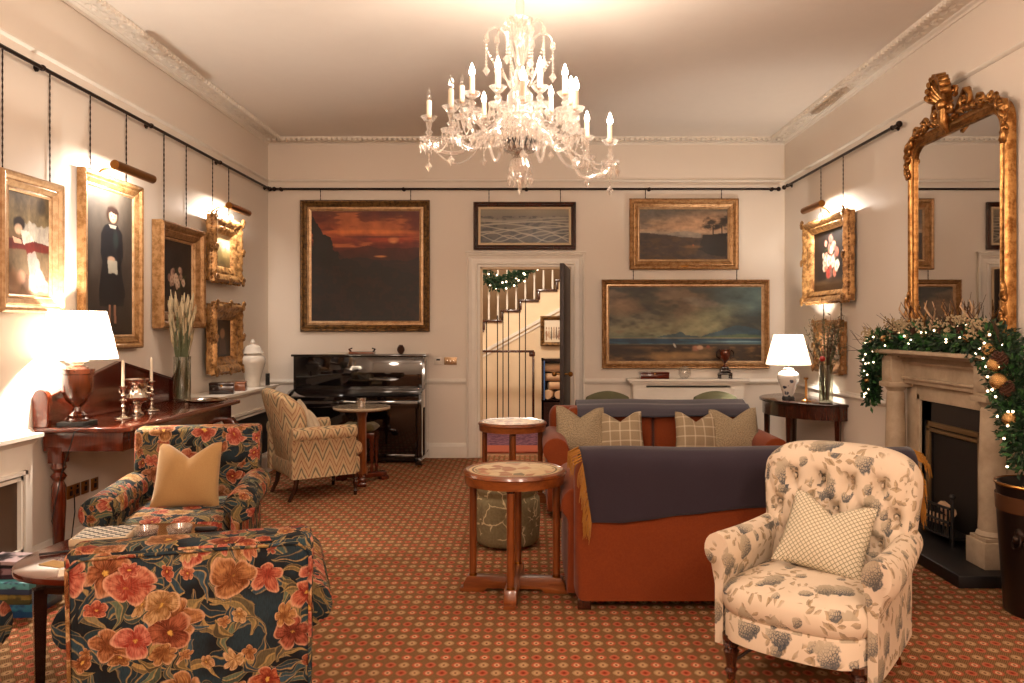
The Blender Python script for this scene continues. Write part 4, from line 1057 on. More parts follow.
# ---------------------------------------------------------------- toile armchair
def toile_chair():
    th = math.radians(-39)
    t = thing('toile_armchair', 'cream button-backed armchair printed with blue-grey peonies, in the foreground', 'armchair', (1.215, 3.34, 0), th); m = M['toile']; t.scale.x = .80
    tufts = []
    for r, (z, n) in enumerate(((.78, 4), (.66, 5), (.54, 4))):
        for k in range(n):
            x = (k-(n-1)/2)*.155; tufts.append((x, z))
    def outline(x, y):
        w = .36+.045*min(1, (y+1)/1.4)
        cr = 1-.10*(y**6 if y > 0 else 0)*abs(x)**2
        X = x*w*(1-.035*max(0, y)**8)*1.04; Z = .655+y*.285-(.05*abs(x)**3+.05*abs(x)**10 if y > 0 else 0)*max(0, y)**2
        return X, Z
    def yb(x, z): return .20+.16*(z-.38)-.05*x*x*4*.5
    def front(x, y):
        X, Z = outline(x, y); rim = max(0, 1-x**6)**.5*max(0, 1-y**6)**.5
        d = .105*rim
        f = 0
        for tx, tz in tufts:
            q = ((X-tx)**2+(Z-tz)**2)/.032**2; f += .058*math.exp(-q)
        # pleats between buttons
        s1 = (X/.155+(Z-.66)/.12*.5); s2 = (X/.155-(Z-.66)/.12*.5)
        inside = rim > .6 and .50 < Z < .83
        if inside:
            for s in (s1, s2):
                g = abs(s-round(s)); f += .016*math.exp(-(g/.07)**2)
        return yb(X, Z)-d+f*(rim > .3)
    def bk(x, y):
        X, Z = outline(x, y); rim = max(0, 1-x**6)**.5*max(0, 1-y**6)**.5; return yb(X, Z)+.07*rim
    bm = new(); pad(bm, outline, front, bk, 56, 44); br = obj('backrest', bm, m, t, uv=(.4, .1), sharp=80)
    for i, (tx, tz) in enumerate(tufts):
        bm = new(); ball(bm, (tx, yb(tx, tz)-.046, tz), .010, (1, .6, 1), 8, 6); obj('button', bm, m, br, uv=(0, 0))
    for s in (-1, 1):
        # rolled arm: path from back to front, section a scroll that turns over outward
        bm = new(); N = 16; rings = []
        for k in range(N+1):
            f = k/N; y = .26-f*.58; zt = .612-.004*f-.012*math.sin(f*PI); r = .062+.022*f; cx = s*(.355+.035*math.sin(f*1.6))
            if k == N: r *= .80
            pr = []
            for a in range(0, 15):
                an = math.radians(215-a*20); pr.append((cx+s*r*math.cos(an), zt-r+r*math.sin(an)))
            xi = cx-s*r*.55; xo = cx+s*r*.12
            pr = [(xi, .16), (xi, .40)]+pr+[(xo, .40), (xo+s*.0, .16)]
            rings.append([bm.verts.new((p, y-(.012 if k == N else 0), z)) for p, z in pr])
        for A, B in zip(rings, rings[1:]):
            for i in range(len(A)): bm.faces.new((A[i], A[(i+1) % len(A)], B[(i+1) % len(A)], B[i]))
        bm.faces.new(rings[0]); bm.faces.new(rings[-1][::-1])
        a = obj('arm', bm, m, t, uv=(.9+s, .3), sharp=60)
    # seat: bowed front, sprung dome above a deep rail
    def seatring(z, g, dome=0):
        pts = []
        for k in range(40):
            a = 2*PI*k/40; c, s2 = math.cos(a), math.sin(a); n = 5
            q = (abs(c)**n+abs(s2)**n)**(-1/n); x = q*c*(.335+.045*max(0, -s2*q))*g; y = q*s2*.33*g-.06-.035*(1-(x/.38)**2)*(s2 < 0)
            pts.append((x, y, z))
        return pts
    bm = new(); R = [seatring(*q) for q in ((.20, .97), (.205, 1.0), (.305, 1.0), (.312, .975), (.32, 1.0), (.35, 1.035), (.39, 1.03), (.42, .96), (.437, .82), (.447, .55), (.45, .2))]
    V = [[bm.verts.new(p) for p in r] for r in R]
    for A, B in zip(V, V[1:]):
        for i in range(40): bm.faces.new((A[i], A[(i+1) % 40], B[(i+1) % 40], B[i]))
    bm.faces.new(V[0][::-1]); bm.faces.new(V[-1])
    obj('seat', bm, m, t, uv=(.15, .6), sharp=60)
    for x in (-.31, .31): turned_leg(.185, .038, M['darkwood'], t, x, -.33, .03, True)
    for x in (-.27, .27):
        bm = new(); tube(bm, [(x, .22, .24), (x, .26, .1), (x*1.03, .32, 0)], [.026, .022, .018], 4); obj('leg', bm, M['mahogx'], t)
    bm = new(); tube(bm, [(-.30, -.33, .10), (-.27, .27, .10)], .008, 6); obj('stretcher', bm, M['darkwood'], t)
    return t
TC = toile_chair()
mt = Matrix.Translation(TC.location) @ Matrix.Rotation(TC.rotation_euler.z, 4, 'Z')
cushion('cream lattice-woven cushion on the peony print armchair', M['lattice'], mt @ Vector((-.0, -.07, .445)), (math.radians(-32), math.radians(8), TC.rotation_euler.z+.06), .37, .33, .12, .27, seed=5)

# ---------------------------------------------------------------- flame stitch armchair
def flame_chair():
    t = thing('flame_stitch_armchair', 'zigzag patterned tan armchair beside the small round table and piano', 'armchair', (-1.93, 6.98, 0), math.radians(124)); m = M['flame']
    def outline(x, y):
        w = .28+.055*min(1, (y+1)/1.2); X = x*w; Z = .58+y*.36-(.05*x*x+.13*x**4)*max(0, y)**2; return X, Z
    def yb(X, Z): return .14+.30*(Z-.22)-1.15*X*X*min(1, max(0, (Z-.3)*2.5))
    rim = lambda x, y: max(0, 1-x**8)**.5*max(0, 1-y**8)**.5
    bm = new(); pad(bm, outline, lambda x, y: yb(*outline(x, y))-.075*rim(x, y), lambda x, y: yb(*outline(x, y))+.06*rim(x, y), 30, 30)
    obj('backrest', bm, m, t, uv=(0, 0), sharp=80)
    for s in (-1, 1): 
        o = scroll_arm('arm', m, t, s, .27, .355, .565, .058, -.30, .26, .20, (0, .04))
    bm = new(); bx(bm, -.30, .30, -.36, .24, .19, .34, .03, 3); obj('seat_base', bm, m, t, uv=(0, 0))
    bm = new(); bx(bm, -.272, .272, -.40, .20, .335, .46, .05, 4); obj('seat_cushion', bm, m, t, uv=(0, .1))
    for x in (-.27, .27): turned_leg(.19, .024, M['darkwood'], t, x, -.32)
    for x in (-.25, .25):
        bm = new(); tube(bm, [(x, .18, .22), (x, .20, .1), (x, .25, 0)], [.024, .02, .016], 4); obj('leg', bm, M['darkwood'], t)
    return t
FC = flame_chair()
mt = Matrix.Translation(FC.location) @ Matrix.Rotation(FC.rotation_euler.z, 4, 'Z')
cushion('larger cream cushion behind on the zigzag armchair', M['creamlinen'], mt @ Vector((.03, .0, .475)), (math.radians(-22), 0, FC.rotation_euler.z+.1), .42, .40, .13, .3, 'cream cushions on the zigzag armchair', 8)
cushion('smaller cream cushion in front on the zigzag armchair', M['creamlinen'], mt @ Vector((.09, -.12, .475)), (math.radians(-26), 0, FC.rotation_euler.z-.1), .30, .30, .10, .3, 'cream cushions on the zigzag armchair', 9)

# ---------------------------------------------------------------- tables
def tile_table(label, loc, rot, r=.285, h=.672):
    t = thing('tile_topped_table', label, 'table', loc, rot, 'round tile-topped tables')
    bm = new(); lathe(bm, [(r-.035, h-.012), (r-.035, h), (r-.02, h+.004), (r-.004, h-.004), (r, h-.016), (r-.008, h-.024), (r-.012, h-.07), (r-.03, h-.072), (r-.03, h-.025)], seg=48)
    obj('rim', bm, M['oakh'], t, sharp=30)
    bm = new(); lathe(bm, [(r-.034, h-.03), (r-.034, h-.001)], seg=48); tp = obj('tiled_top', bm, M['tiles'], t)
    q = r-.055
    for x, y in ((q, 0), (-q, 0), (0, q), (0, -q)):
        bm = new(); lathe(bm, [(.021, .085), (.021, h-.03)], (x, y, 0), 14); lg = obj('column_leg', bm, M['oak'], t)
        bm = new(); lathe(bm, [(.0225, 0), (.0225, .014)], (x, y, .085), 14); obj('collar', bm, M['brass'], lg)
        bm = new(); lathe(bm, [(.0225, 0), (.0225, .014)], (x, y, h-.085), 14); obj('collar', bm, M['vdark'], lg)
    for k in (0, 1):
        bm = new(); L = q+.05; e = .001*k
        poly = [(-L-.02, 0), (-L-.02, .018), (-L, .022), (-L, .045), (-q-.03, .085+e), (q+.03, .085+e), (L, .045), (L, .022), (L+.02, .018), (L+.02, 0), (q-.06, 0), (q-.08, .022), (-q+.08, .022), (-q+.06, 0)]
        prism(bm, poly, -.033, .033, 'y', .004)
        if k: bmesh.ops.rotate(bm, cent=(0, 0, 0), matrix=Matrix.Rotation(PI/2, 3, 'Z'), verts=bm.verts[:])
        obj('foot_bar', bm, M['oakh'], t)
    return t
tile_table('round tile-topped table on a cross base in front of the tufted stool', (-.085, 4.40, 0), math.radians(-4))
tile_table('round tile-topped table farther back near the doorway', (-.145, 6.62, 0), math.radians(3))
def glass_coaster(label, x, y, z, mat='glass'):
    pass
# tufted stool
t = thing('tufted_stool', 'round tufted sage velvet stool with pale branch pattern beside the tile-topped table', 'stool', (-.155, 5.36, 0)); t.scale.z = 1.04
bm = new(); segs = 72; prof = [(.0, .02, 0), (.195, .02, 0), (.215, .05, 0), (.225, .14, .6), (.228, .22, 1), (.222, .30, .5), (.20, .325, 0), (.205, .34, 0), (.215, .365, .2), (.205, .40, .4), (.15, .425, .6), (.07, .425, .6), (0, .43, 0)]
R = []
for k in range(len(prof)-1):
    for f in (0, .5):
        a, b = prof[k], prof[k+1]; r, z, w = [a[i]+(b[i]-a[i])*f for i in range(3)]
        ring = []
        for i in range(segs):
            an = 2*PI*i/segs; g = abs(math.sin(an*5)); rr = r-.022*w*(1-g)**3
            ring.append(bm.verts.new((rr*math.cos(an), rr*math.sin(an), z)))
        R.append(ring)
for A, B in zip(R, R[1:]):
    for i in range(segs): bm.faces.new((A[i], A[(i+1) % segs], B[(i+1) % segs], B[i]))
bm.faces.new(R[-1]); bmesh.ops.remove_doubles(bm, verts=bm.verts, dist=.0004)
obj('upholstered_body', bm, M['branchy'], t, uv=(.3, .2), sharp=80)
for i in range(10):
    for z, off in ((.22, 0),):
        an = 2*PI*(i)/10; bm = new(); ball(bm, (.207*math.cos(an), .207*math.sin(an), z), .011, u=7, v=5); obj('button', bm, M['branchy'], t, uv=(0, 0))
# small pedestal table by the piano
t = thing('pedestal_table', 'small round marble-topped pedestal table beside the zigzag armchair', 'table', (-1.58, 7.52, 0), .2)
bm = new(); lathe(bm, [(.0, .68), (.255, .68), (.268, .69), (.27, .70), (.262, .71), (.0, .712)], seg=40); obj('tabletop', bm, plain('inlaid_marble', hx('A9977F'), .15, 0, .5, var=.3, Coat_Weight=.5), t)
bm = new(); lathe(bm, [(.10, .66), (.24, .675), (.24, .68), (0, .68)], seg=30); lathe(bm, [(.055, .08), (.045, .14), (.042, .60), (.055, .655), (.09, .665)], seg=8); obj('pedestal', bm, M['oak'], t)
bm = new()
for a in range(3):
    an = a*2*PI/3+.5; vs2 = box(bm, .13, 0, .055, .24, .075, .05, .015); vs3 = box(bm, .225, 0, .02, .08, .10, .04, .012)
    bmesh.ops.rotate(bm, cent=(0, 0, 0), matrix=Matrix.Rotation(an, 3, 'Z'), verts=[v for v in set(list(vs2)+list(vs3)) if v.is_valid])
obj('base', bm, M['mahogx'], t)
def tumbler(label, loc, r=.035, h=.07, mat='glass'):
    bm = new(); lathe(bm, [(r*.85, 0), (r, h), (r-.003, h), (r*.8, .008), (0, .008)], seg=16); o = obj('glass_tumbler', bm, M[mat], loc=loc); return tag(o, label, 'glass')
tumbler('glass tumbler on the small round table by the piano', (-1.58, 7.50, .712), .042, .075, 'crystal')
# low drop-leaf card table between the floral armchairs
t = thing('card_table', 'low dark red wooden table between the two floral armchairs', 'table', (-1.735, 3.45, 0), math.radians(-6))
bm = new(); pts = []
for k in range(48):
    a = 2*PI*k/48; c, s = math.cos(a), math.sin(a); q = (abs(c)**2.5+abs(s)**2.5)**(-1/2.5); pts.append((.36*q*c, .44*q*s))
prism(bm, pts, .475, .50, 'z', .006); obj('tabletop', bm, M['mahog'], t)
bm = new(); bx(bm, -.18, .18, -.32, .32, .40, .475, .004); obj('apron', bm, M['darkwood'], t)
for x in (-.17, .17):
    for y in (-.31, .31): bm = new(); tube(bm, [(x, y, .42), (x, y, 0)], [.034, .022], 4); obj('leg', bm, M['vdark'], t)
def flat(name, label, cat, mat, cx, cy, z, sx, sy, rz, th=.003, group=None):
    bm = new(); box(bm, 0, 0, th/2, sx, sy, th, min(.001, th*.3)); o = obj(name, bm, mat); o.location = (cx, cy, z); o.rotation_euler.z = rz; return tag(o, label, cat, group)
flat('playing_card', 'pale playing card nearer the rim of the low dark table', 'playing card', M['paper'], -1.79, 3.10, .50, .065, .09, .5, group='cards on the low dark table')
flat('playing_card', 'yellowish playing card farther in on the low dark table', 'playing card', plain('old_card', hx('B9955A'), .7), -1.90, 3.21, .50, .065, .12, 1.2, group='cards on the low dark table')
bm = new(); tube(bm, [(-.07, 0, .006), (.06, 0, .006), (.075, 0, .006)], [.005, .005, .002], 8); o = obj('pen', bm, M['blackmatte']); o.location = (-1.98, 3.36, .50); o.rotation_euler.z = .5; tag(o, 'black pen lying by the chessboard on the low dark table', 'pen')
bm = new(); box(bm, 0, 0, .009, .10, .03, .018, .007, 3); o = obj('slim_case', bm, M['blackmatte'], loc=(-1.515, 3.74, .50)); tag(o, 'slim black case on the low dark table right of the glass dishes', 'case')
def chess():
    n = Nt('chequered_board'); oc = n.oc(); ck = n.n('ShaderNodeTexChecker'); n.put(ck.inputs[0], n.v('ADD', oc, (.5, .5, .5))); ck.inputs['Scale'].default_value = 1/.0265
    ck.inputs[1].default_value = (*hx('17120F'), 1); ck.inputs[2].default_value = (*hx('D9D0BE'), 1); return n.pbr(ck.outputs[0], .4)
t = thing('chessboard', 'black and white chequered board lying on the low dark table', 'chessboard', (-1.91, 3.60, .50), math.radians(12))
bm = new(); bx(bm, -.115, .115, -.115, .115, 0, .03, .003); obj('board', bm, M['cream'], t)
bm = new(); bx(bm, -.106, .106, -.106, .106, .0295, .0315); obj('playing_surface', bm, chess(), t, smooth=False)
for i, (x, y, l) in enumerate(((-1.76, 3.66, 'left'), (-1.62, 3.70, 'right'))):
    tumbler('cut glass dish on the low dark table, the %s one of two' % l, (x, y, .50), .058, .035, 'crystal')['group'] = 'cut glass dishes on the low table'
# board game boxes on the floor
G = [('large blue board game box at the bottom of the stack below the radiator cover', .40, .27, .065, '1E4A78', 0.05), ('dark olive board game box second from the bottom of the stack', .38, .26, .055, '4A4A2C', .0), ('navy board game box with a turquoise picture lid in the floor stack', .42, .28, .06, '2A3C58', -.06),
     ('small dark red game box near the top of the floor stack', .26, .20, .05, '3A1620', .1), ('small black patterned game box topmost of the floor stack', .24, .16, .035, '1A1618', -.1)]
z = 0
def lid(name, a, b, sc):
    n = Nt(name); oc = n.oc(); _, _, zz = n.sep(oc); f = n.step(.45, .55, n.noise(oc, sc, 2)); return n.pbr(n.mix(f, hx(a), hx(b)), .35)
for i, (l, sx, sy, h, c, r) in enumerate(G):
    t = thing('board_game_box', l, 'game box', (-2.685+.02*(i > 2), 4.12, z), r+PI/2*0, 'board games on the floor')
    bm = new(); bx(bm, -sx/2, sx/2, -sy/2, sy/2, 0, h*.9, .002); obj('box', bm, plain('game_card_'+c, hx(c), .4), t)
    bm = new(); bx(bm, -sx/2-.003, sx/2+.003, -sy/2-.003, sy/2+.003, h*.45, h, .002); obj('lid', bm, lid('game_lid_'+c, c, ['2F7A9A', '8A7A3A', '58A0A8', '8A6A70', 'A89090'][i], 14), t)
    z += h+.001
# ---------------------------------------------------------------- left wall furniture
t = thing('serving_table', 'long red mahogany serving table with raised back panel against the left wall', 'table', (XL+.005, 5.62, 0), PI/2)
# local: -y into the room, x along the wall (left = near the viewer)
L = .935; D = .555; H = .862
bm = new(); ch = .10
prism(bm, [(-L, -.0), (-L, -D+.04), (-L+.04, -D), (L-.04, -D), (L, -D+.04), (L, 0)], H-.03, H, 'z', .008, 3); obj('tabletop', bm, M['mahogx'], t)
bm = new(); bx(bm, -L+.07, L-.07, -D+.06, -.02, H-.15, H-.03, .004); obj('apron', bm, M['mahogx'], t)
bm = new(); prism(bm, [(-L+.03, H), (-L+.03, H+.15), (0, H+.335), (L-.03, H+.15), (L-.03, H)], -.03, -.005, 'y', .006); bp = obj('back_panel', bm, M['mahog'], t, sharp=20)
bm = new(); prism(bm, [(-L+.03, H+.15), (0, H+.335), (L-.03, H+.15), (L-.03, H+.165), (0, H+.352), (-L+.03, H+.165)], -.045, -.003, 'y', .003); obj('moulding', bm, M['mahogx'], bp, sharp=20)
for s in (-1, 1):
    bm = new(); pts = [(-.0, 0), (-.16, 0), (-.16, .015)]+[(-.085+.0, .015)]
    poly = [(0, H), (-.09, H), (-.09, H+.18)]+[(-.045+.045*math.cos(a), H+.18+.045*math.sin(a)) for a in [PI-k*PI/8 for k in range(9)]]+[(0, H+.18)]
    prism(bm, poly, s*L-(.04 if s > 0 else 0), s*L+(.04 if s < 0 else 0), 'x', .006); obj('end_bracket', bm, M['mahogx'], t, sharp=30)
def bigleg(x, y):
    bm = new(); lathe(bm, [(.03, 0), (.036, .03), (.026, .05), (.036, .085), (.024, .11), (.030, .14), (.042, .40), (.040, .50), (.028, .53), (.046, .56), (.028, .585), (.044, .61), (.035, .66)], (x, y, 0), 18)
    box(bm, x, y, .69, .085, .085, .10, .004); obj('leg', bm, M['mahogx'], t)
for x in (-L+.11, L-.11):
    bigleg(x, -.09); 
for x in (-L+.45, L-.11):
    # carved scroll supports under the front edge
    bm = new(); poly = []
    for k in range(21):
        a = k/20; z = .03+.70*a; poly.append((-.46+.10*math.sin(a*6.0)-.03, z))
    poly2 = [(p+.10, z) for p, z in poly[::-1]]
    prism(bm, poly+poly2, x-.04, x+.04, 'x', .012)
    for zz, yy in ((.60, -.47), (.20, -.42)):
        pts = [(x, yy+(.065-.012*k*.5)*math.cos(k*.8), zz+(.065-.006*k)*math.sin(k*.8)) for k in range(10)]
        tube(bm, [(p[0]-.045, p[1], p[2]) for p in pts], .012, 6)
    obj('scroll_support', bm, M['mahogx'], t)
# lamp
def pleated(r0, r1, z0, z1, n=60, th=.0):
    bm = new(); A = []
    for (r, z) in ((r0, z0), ((r0+r1)/2, (z0+z1)/2), (r1, z1)):
        A.append([bm.verts.new(((r+(.0035 if i % 2 else -.0035))*math.cos(2*PI*i/(2*n)), (r+(.0035 if i % 2 else -.0035))*math.sin(2*PI*i/(2*n)), z)) for i in range(2*n)])
    for a, b in zip(A, A[1:]):
        for i in range(2*n): bm.faces.new((a[i], a[(i+1) % (2*n)], b[(i+1) % (2*n)], b[i]))
    return bm
def ringb(r, z, rr=.003):
    bm = new(); tube(bm, [(r*math.cos(a), r*math.sin(a), z) for a in [2*PI*k/40 for k in range(41)]], rr, 6, cap=False); return bm
ly = 4.80; lx = -2.715
t = thing('table_lamp', 'lit lamp with a white pleated shade and turned wooden urn base on the desk', 'lamp', (lx, ly, H))
bm = new(); bx(bm, -.08, .08, -.08, .08, 0, .028, .003); obj('plinth', bm, M['blackmatte'], t)
q = lambda P: [(r*1.2, z*1.17) for r, z in P]
bm = new(); lathe(bm, [(0, .024*1.17)]+q([(.052, .024), (.052, .034), (.038, .045), (.045, .055), (.022, .075), (.018, .095), (.028, .105), (.052, .13), (.07, .175), (.074, .23), (.074, .262), (.078, .266), (.078, .29), (.03, .292), (0, .292)]), seg=32); obj('urn_base', bm, wood('brown_urn_wood', hx('2C120A'), hx('542510'), 2, .18), t)
bm = new(); lathe(bm, q([(.05, .292), (.052, .30), (.03, .31), (.035, .318), (.055, .326), (.052, .334), (.02, .34), (.02, .40)]), seg=28); obj('neck', bm, M['silver'], t)
bm = pleated(.218, .152, .400, .688, 64); obj('lamp_shade', bm, M['shade'], t, smooth=False)
bm = new(); lathe(bm, [(.012, .47), (.03, .50), (.035, .53), (.025, .56), (0, .57)], seg=14); obj('bulb', bm, emis('lit_lamp_bulb', (1, .8, .58), 25), t)
bm = ringb(.150, .686); tube(bm, [(-.15, 0, .686), (.15, 0, .686)], .002); tube(bm, [(0, 0, .46), (0, 0, .686)], .003); obj('shade_carrier', bm, M['brass'], t)
light('POINT', 'lamp_bulb_light', (0.0, -.055, .56), 52, (1, .90, .78), .03, parent=t)
bm = new(); tube(bm, [(lx+.06, ly-.02, H+.006), (lx+.12, ly-.08, H+.004), (-2.62, 4.70, H+.004), (-2.66, 4.672, H-.02), (-2.68, 4.675, .78), (-2.74, 4.68, .6), (-2.84, 4.75, .3), (-2.87, 4.9, .12), (-2.88, 5.02, .1), (-2.89, 5.08, .28), (-2.905, 5.10, .385)], .0035, 6)
tag(obj('lamp_cable', bm, M['blackmatte']), 'thin dark cable running from the desk lamp to the wall socket', 'cable')
for i, (u, nm, w) in enumerate(((73, 'double brass socket nearest the desk leg on the left wall', .145), (84.5, 'brass socket with the black cable plugged in, on the left wall', .085), (94, 'brass socket farthest along the left wall under the desk', .085))):
    Y = 2336/(530-u); z = 1.45-((491, 487, 484)[i]-327.5)*Y/800
    t = thing('wall_socket', nm, 'socket', (XL, Y, z), PI/2, 'brass sockets under the desk')
    bm = new(); box(bm, 0, -.004, 0, w, .008, .085, .003); obj('plate', bm, M['brass'], t)
    for k in ((-.035, .035) if i == 0 else (0,)):
        bm = new(); box(bm, k, -.009, -.008, .028, .004, .03, .001); box(bm, k, -.010, .026, .012, .008, .016, .001); obj('socket_face' if i != 1 else 'plug', bm, M['blackmatte'], t)
# candlesticks
def candlestick(label, loc):
    t = thing('candlestick', label, 'candlestick', loc, 0, 'silver candlesticks on the desk')
    bm = new(); lathe(bm, [(.052, 0), (.055, .006), (.05, .012), (.022, .018), (.010, .03), (.013, .05), (.008, .065), (.016, .08), (.008, .095), (.02, .115), (.022, .12), (.009, .13), (.016, .15), (.009, .165), (.013, .19), (.022, .205), (.028, .21), (.013, .213)], seg=20); obj('stick', bm, M['silver'], t)
    bm = new(); lathe(bm, [(.010, .20), (.0095, .37), (.004, .376)], seg=12); tube(bm, [(0, 0, .375), (0, 0, .385)], .0015, 5); obj('candle', bm, M['wax'], t)
candlestick('silver candlestick with a cream candle, nearer the lamp', (-2.62, 5.15, H))
candlestick('silver candlestick with a cream candle, beyond the wine cooler', (-2.66, 5.62, H))
t = thing('wine_cooler', 'silver two-handled wine cooler between the candlesticks', 'wine cooler', (-2.66, 5.40, H))
bm = new(); lathe(bm, [(.05, 0), (.052, .008), (.036, .02), (.03, .05), (.038, .075), (.075, .095), (.088, .12), (.078, .135), (.068, .15), (.072, .21), (.09, .235), (.095, .24), (.086, .241), (.066, .205), (.06, .13), (0, .11)], seg=28); obj('bowl', bm, M['silver'], t)
for s in (-1, 1):
    bm = new(); tube(bm, [(s*.07, 0, .15), (s*.105, 0, .145), (s*.115, 0, .165), (s*.10, 0, .185), (s*.075, 0, .19)], .006, 6); obj('handle', bm, M['silver'], t)
# tray and vase of dried grasses
t = thing('silver_tray', 'oval silver tray at the far end of the desk', 'tray', (-2.56, 6.33, H), .3)
bm = new(); lathe(bm, [(.0, .004), (.13, .004), (.15, .010), (.162, .016), (.165, .02), (.158, .019), (.145, .008), (.13, .001), (0, .001)], seg=36); bmesh.ops.scale(bm, vec=(1, 1.1, 1), verts=bm.verts); obj('dish', bm, M['silver'], t)
def vase(label, loc, r, h, mat='tint', name='glass_vase'):
    bm = new(); lathe(bm, [(r*.95, 0), (r, .01), (r, h), (r-.004, h), (r-.004, .02), (0, .02)], seg=24); o = obj(name, bm, M[mat], loc=loc); return tag(o, label, 'vase')
vy, vx = 6.28, -2.73
vase('tall clear glass vase holding pale dried grasses on the desk', (vx, vy, H), .065, .36)
t = thing('dried_grasses', 'bunch of pale feathery dried grasses standing in the glass vase on the desk', 'dried grass', (vx, vy, H+.03)); rs = random.Random(4)
for k in range(90):
    a = rs.uniform(0, 6.28); q = rs.uniform(0, 1)**.5; hh = rs.uniform(.44, .80); tx = .10*q*math.cos(a); ty = .13*q*math.sin(a)
    p0 = Vector((tx*.42, ty*.32, 0)); p2 = Vector((tx, ty, hh)); p1 = p0.lerp(p2, .55)+Vector((tx*-.25, ty*-.25, 0))
    bm = new(); tube(bm, [p0, p1, p2], [.004, .003, .002], 5); s = obj('stem', bm, M['stem'], t)
    d = (p2-p1).normalized(); bm = new(); L = rs.uniform(.10, .16)
    tube(bm, [p2-d*L*.6, p2-d*L*.3, p2, p2+d*L*.3, p2+d*L*.5], [.002, .007, .009, .006, .0015], 6)
    for v in bm.verts: v.co += Vector((rs.gauss(0, .003), rs.gauss(0, .003), 0))
    obj('seed_head', bm, M['pampas'], s)
# near radiator cover
def radcover(name, label, loc, rot, L, D, Hh, opening=True, slab=.05, lattice_mat=None, side_over=.03):
    t = thing(name, label, 'radiator cover', loc, rot)
    bm = new(); prism(bm, [(-D-.05, Hh-.022), (-D-.05, Hh), (0, Hh), (0, Hh-.06), (-D-.0, Hh-.06), (-D-.015, Hh-.04), (-D-.03, Hh-.022)], -L/2-side_over, L/2+side_over, 'x'); obj('shelf', bm, M['trim'], t, smooth=False)
    bm = new(); n = max(1, round(L/1.1)); w = L/n
    bx(bm, -L/2, L/2, -D, -.0, 0, .16); bx(bm, -L/2, L/2, -D, 0, Hh-.2, Hh-.06); bx(bm, -L/2, L/2, -.02, 0, .16, Hh-.2)
    for i in range(n+1):
        x = -L/2+i*w; x0_, x1_ = max(-L/2, x-.07), min(L/2, x+.07); bx(bm, x0_, x1_, -D, -.021, .16, Hh-.2)
    obj('case', bm, M['trim'], t, smooth=False)
    for i in range(n):
        xa, xb = -L/2+i*w+.07, -L/2+(i+1)*w-.07
        bm = new()
        for a, b in ((0, .02), (.03, .012)):
            for q in ((xa+a, xa+a+.02, .16+a, Hh-.2-a), (xb-a-.02, xb-a, .16+a, Hh-.2-a), (xa+a, xb-a, .16+a, .18+a), (xa+a, xb-a, Hh-.22-a, Hh-.2-a)): bx(bm, q[0], q[1], -D-b, -D+.01, q[2], q[3])
        obj('panel_moulding', bm, M['trim'], t, smooth=False)
        bm = new(); bx(bm, xa+.02, xb-.02, -D+.01, -D+.02, .18, Hh-.22); obj('grille', bm, lattice_mat or M['blackmatte'], t, smooth=False)
    return t
gm = plain('brown_lattice_grille', hx('4A3524'), .6)
radcover('radiator_cover', 'white panelled radiator cover at the left edge beside the desk', (XL+.001, 3.72, 0), PI/2, 1.72, .07, .845, lattice_mat=gm)
radcover('radiator_cover', 'white panelled cover with a mantel shelf on the left wall behind the zigzag armchair', (XL+.001, 7.44, 0), PI/2, 1.44, .30, .87)
# things on that shelf
def bxthing(name, label, cat, mat, loc, s, rz=0, lidk=None):
    t = thing(name, label, cat, loc, rz); bm = new(); box(bm, 0, 0, s[2]*.36, s[0], s[1], s[2]*.72, .003); obj('box', bm, mat, t); bm = new(); box(bm, 0, 0, s[2]*.86, s[0]+.004, s[1]+.004, s[2]*.28, .004); l = obj('lid', bm, mat, t)
    bm = new(); box(bm, 0, -s[1]/2-.003, s[2]*.72, .02, .004, .018, .001); obj('clasp', bm, M['brass'], t); return t
Yf = lambda u, X: X*800/(u-530)
bxthing('wooden_box', 'dark wooden box on the white shelf nearer the desk', 'box', M['vdark'], (-2.70, 7.02, .87), (.20, .15, .10), .25)
bxthing('wooden_box', 'reddish wooden box on the white shelf beside the china jar', 'box', M['oakh'], (-2.70, 7.36, .87), (.17, .14, .085), .2)
t = thing('ginger_jar', 'white lidded china jar on the shelf in the far left corner', 'jar', (-2.71, 7.82, .87))
bm = new(); lathe(bm, [(.065, 0), (.07, .01), (.07, .05), (.095, .15), (.118, .23), (.12, .27), (.105, .30), (.08, .315), (.078, .325), (0, .325)], seg=32); obj('body', bm, M['china'], t)
bm = new(); lathe(bm, [(.10, .325), (.104, .33), (.09, .35), (.075, .39), (.04, .41), (.015, .418), (.012, .425), (.022, .435), (.02, .445), (.006, .465), (0, .468)], seg=32); obj('lid', bm, M['china'], t)
t = thing('picture_easel', 'small dark framed card standing on the shelf beside the china jar', 'frame', (-2.63, 8.02, .87), math.radians(50)); bm = new(); bx(bm, -.022, .022, -.005, .005, 0, .12, .002); obj('frame', bm, M['blackmatte'], t)

# ---------------------------------------------------------------- piano
t = thing('upright_piano', 'glossy black upright piano against the back wall', 'piano', (-1.82, YB-.04, 0)); K = M['black']; w = .70
bm = new(); bx(bm, -w, w, -.36, 0, .10, 1.14, .004); obj('case', bm, K, t)
bm = new(); bx(bm, -w-.02, w+.02, -.39, .005, 1.14, 1.165, .006); obj('top_lid', bm, K, t)
bm = new(); bx(bm, -w+.03, w-.03, -.372, -.36, .80, 1.12, .003); bx(bm, -w+.04, w-.04, -.378, -.372, .79, .80, .002); obj('upper_panel', bm, K, t)
bm = new(); prism(bm, [(-.36, .72), (-.62, .70), (-.625, .73), (-.60, .745), (-.50, .775), (-.37, .79)], -w+.03, w-.03, 'x', .003); obj('fallboard', bm, K, t)
bm = new(); bx(bm, -w+.036, w-.036, -.63, -.34, .62, .695, .006); obj('key_bed', bm, K, t)
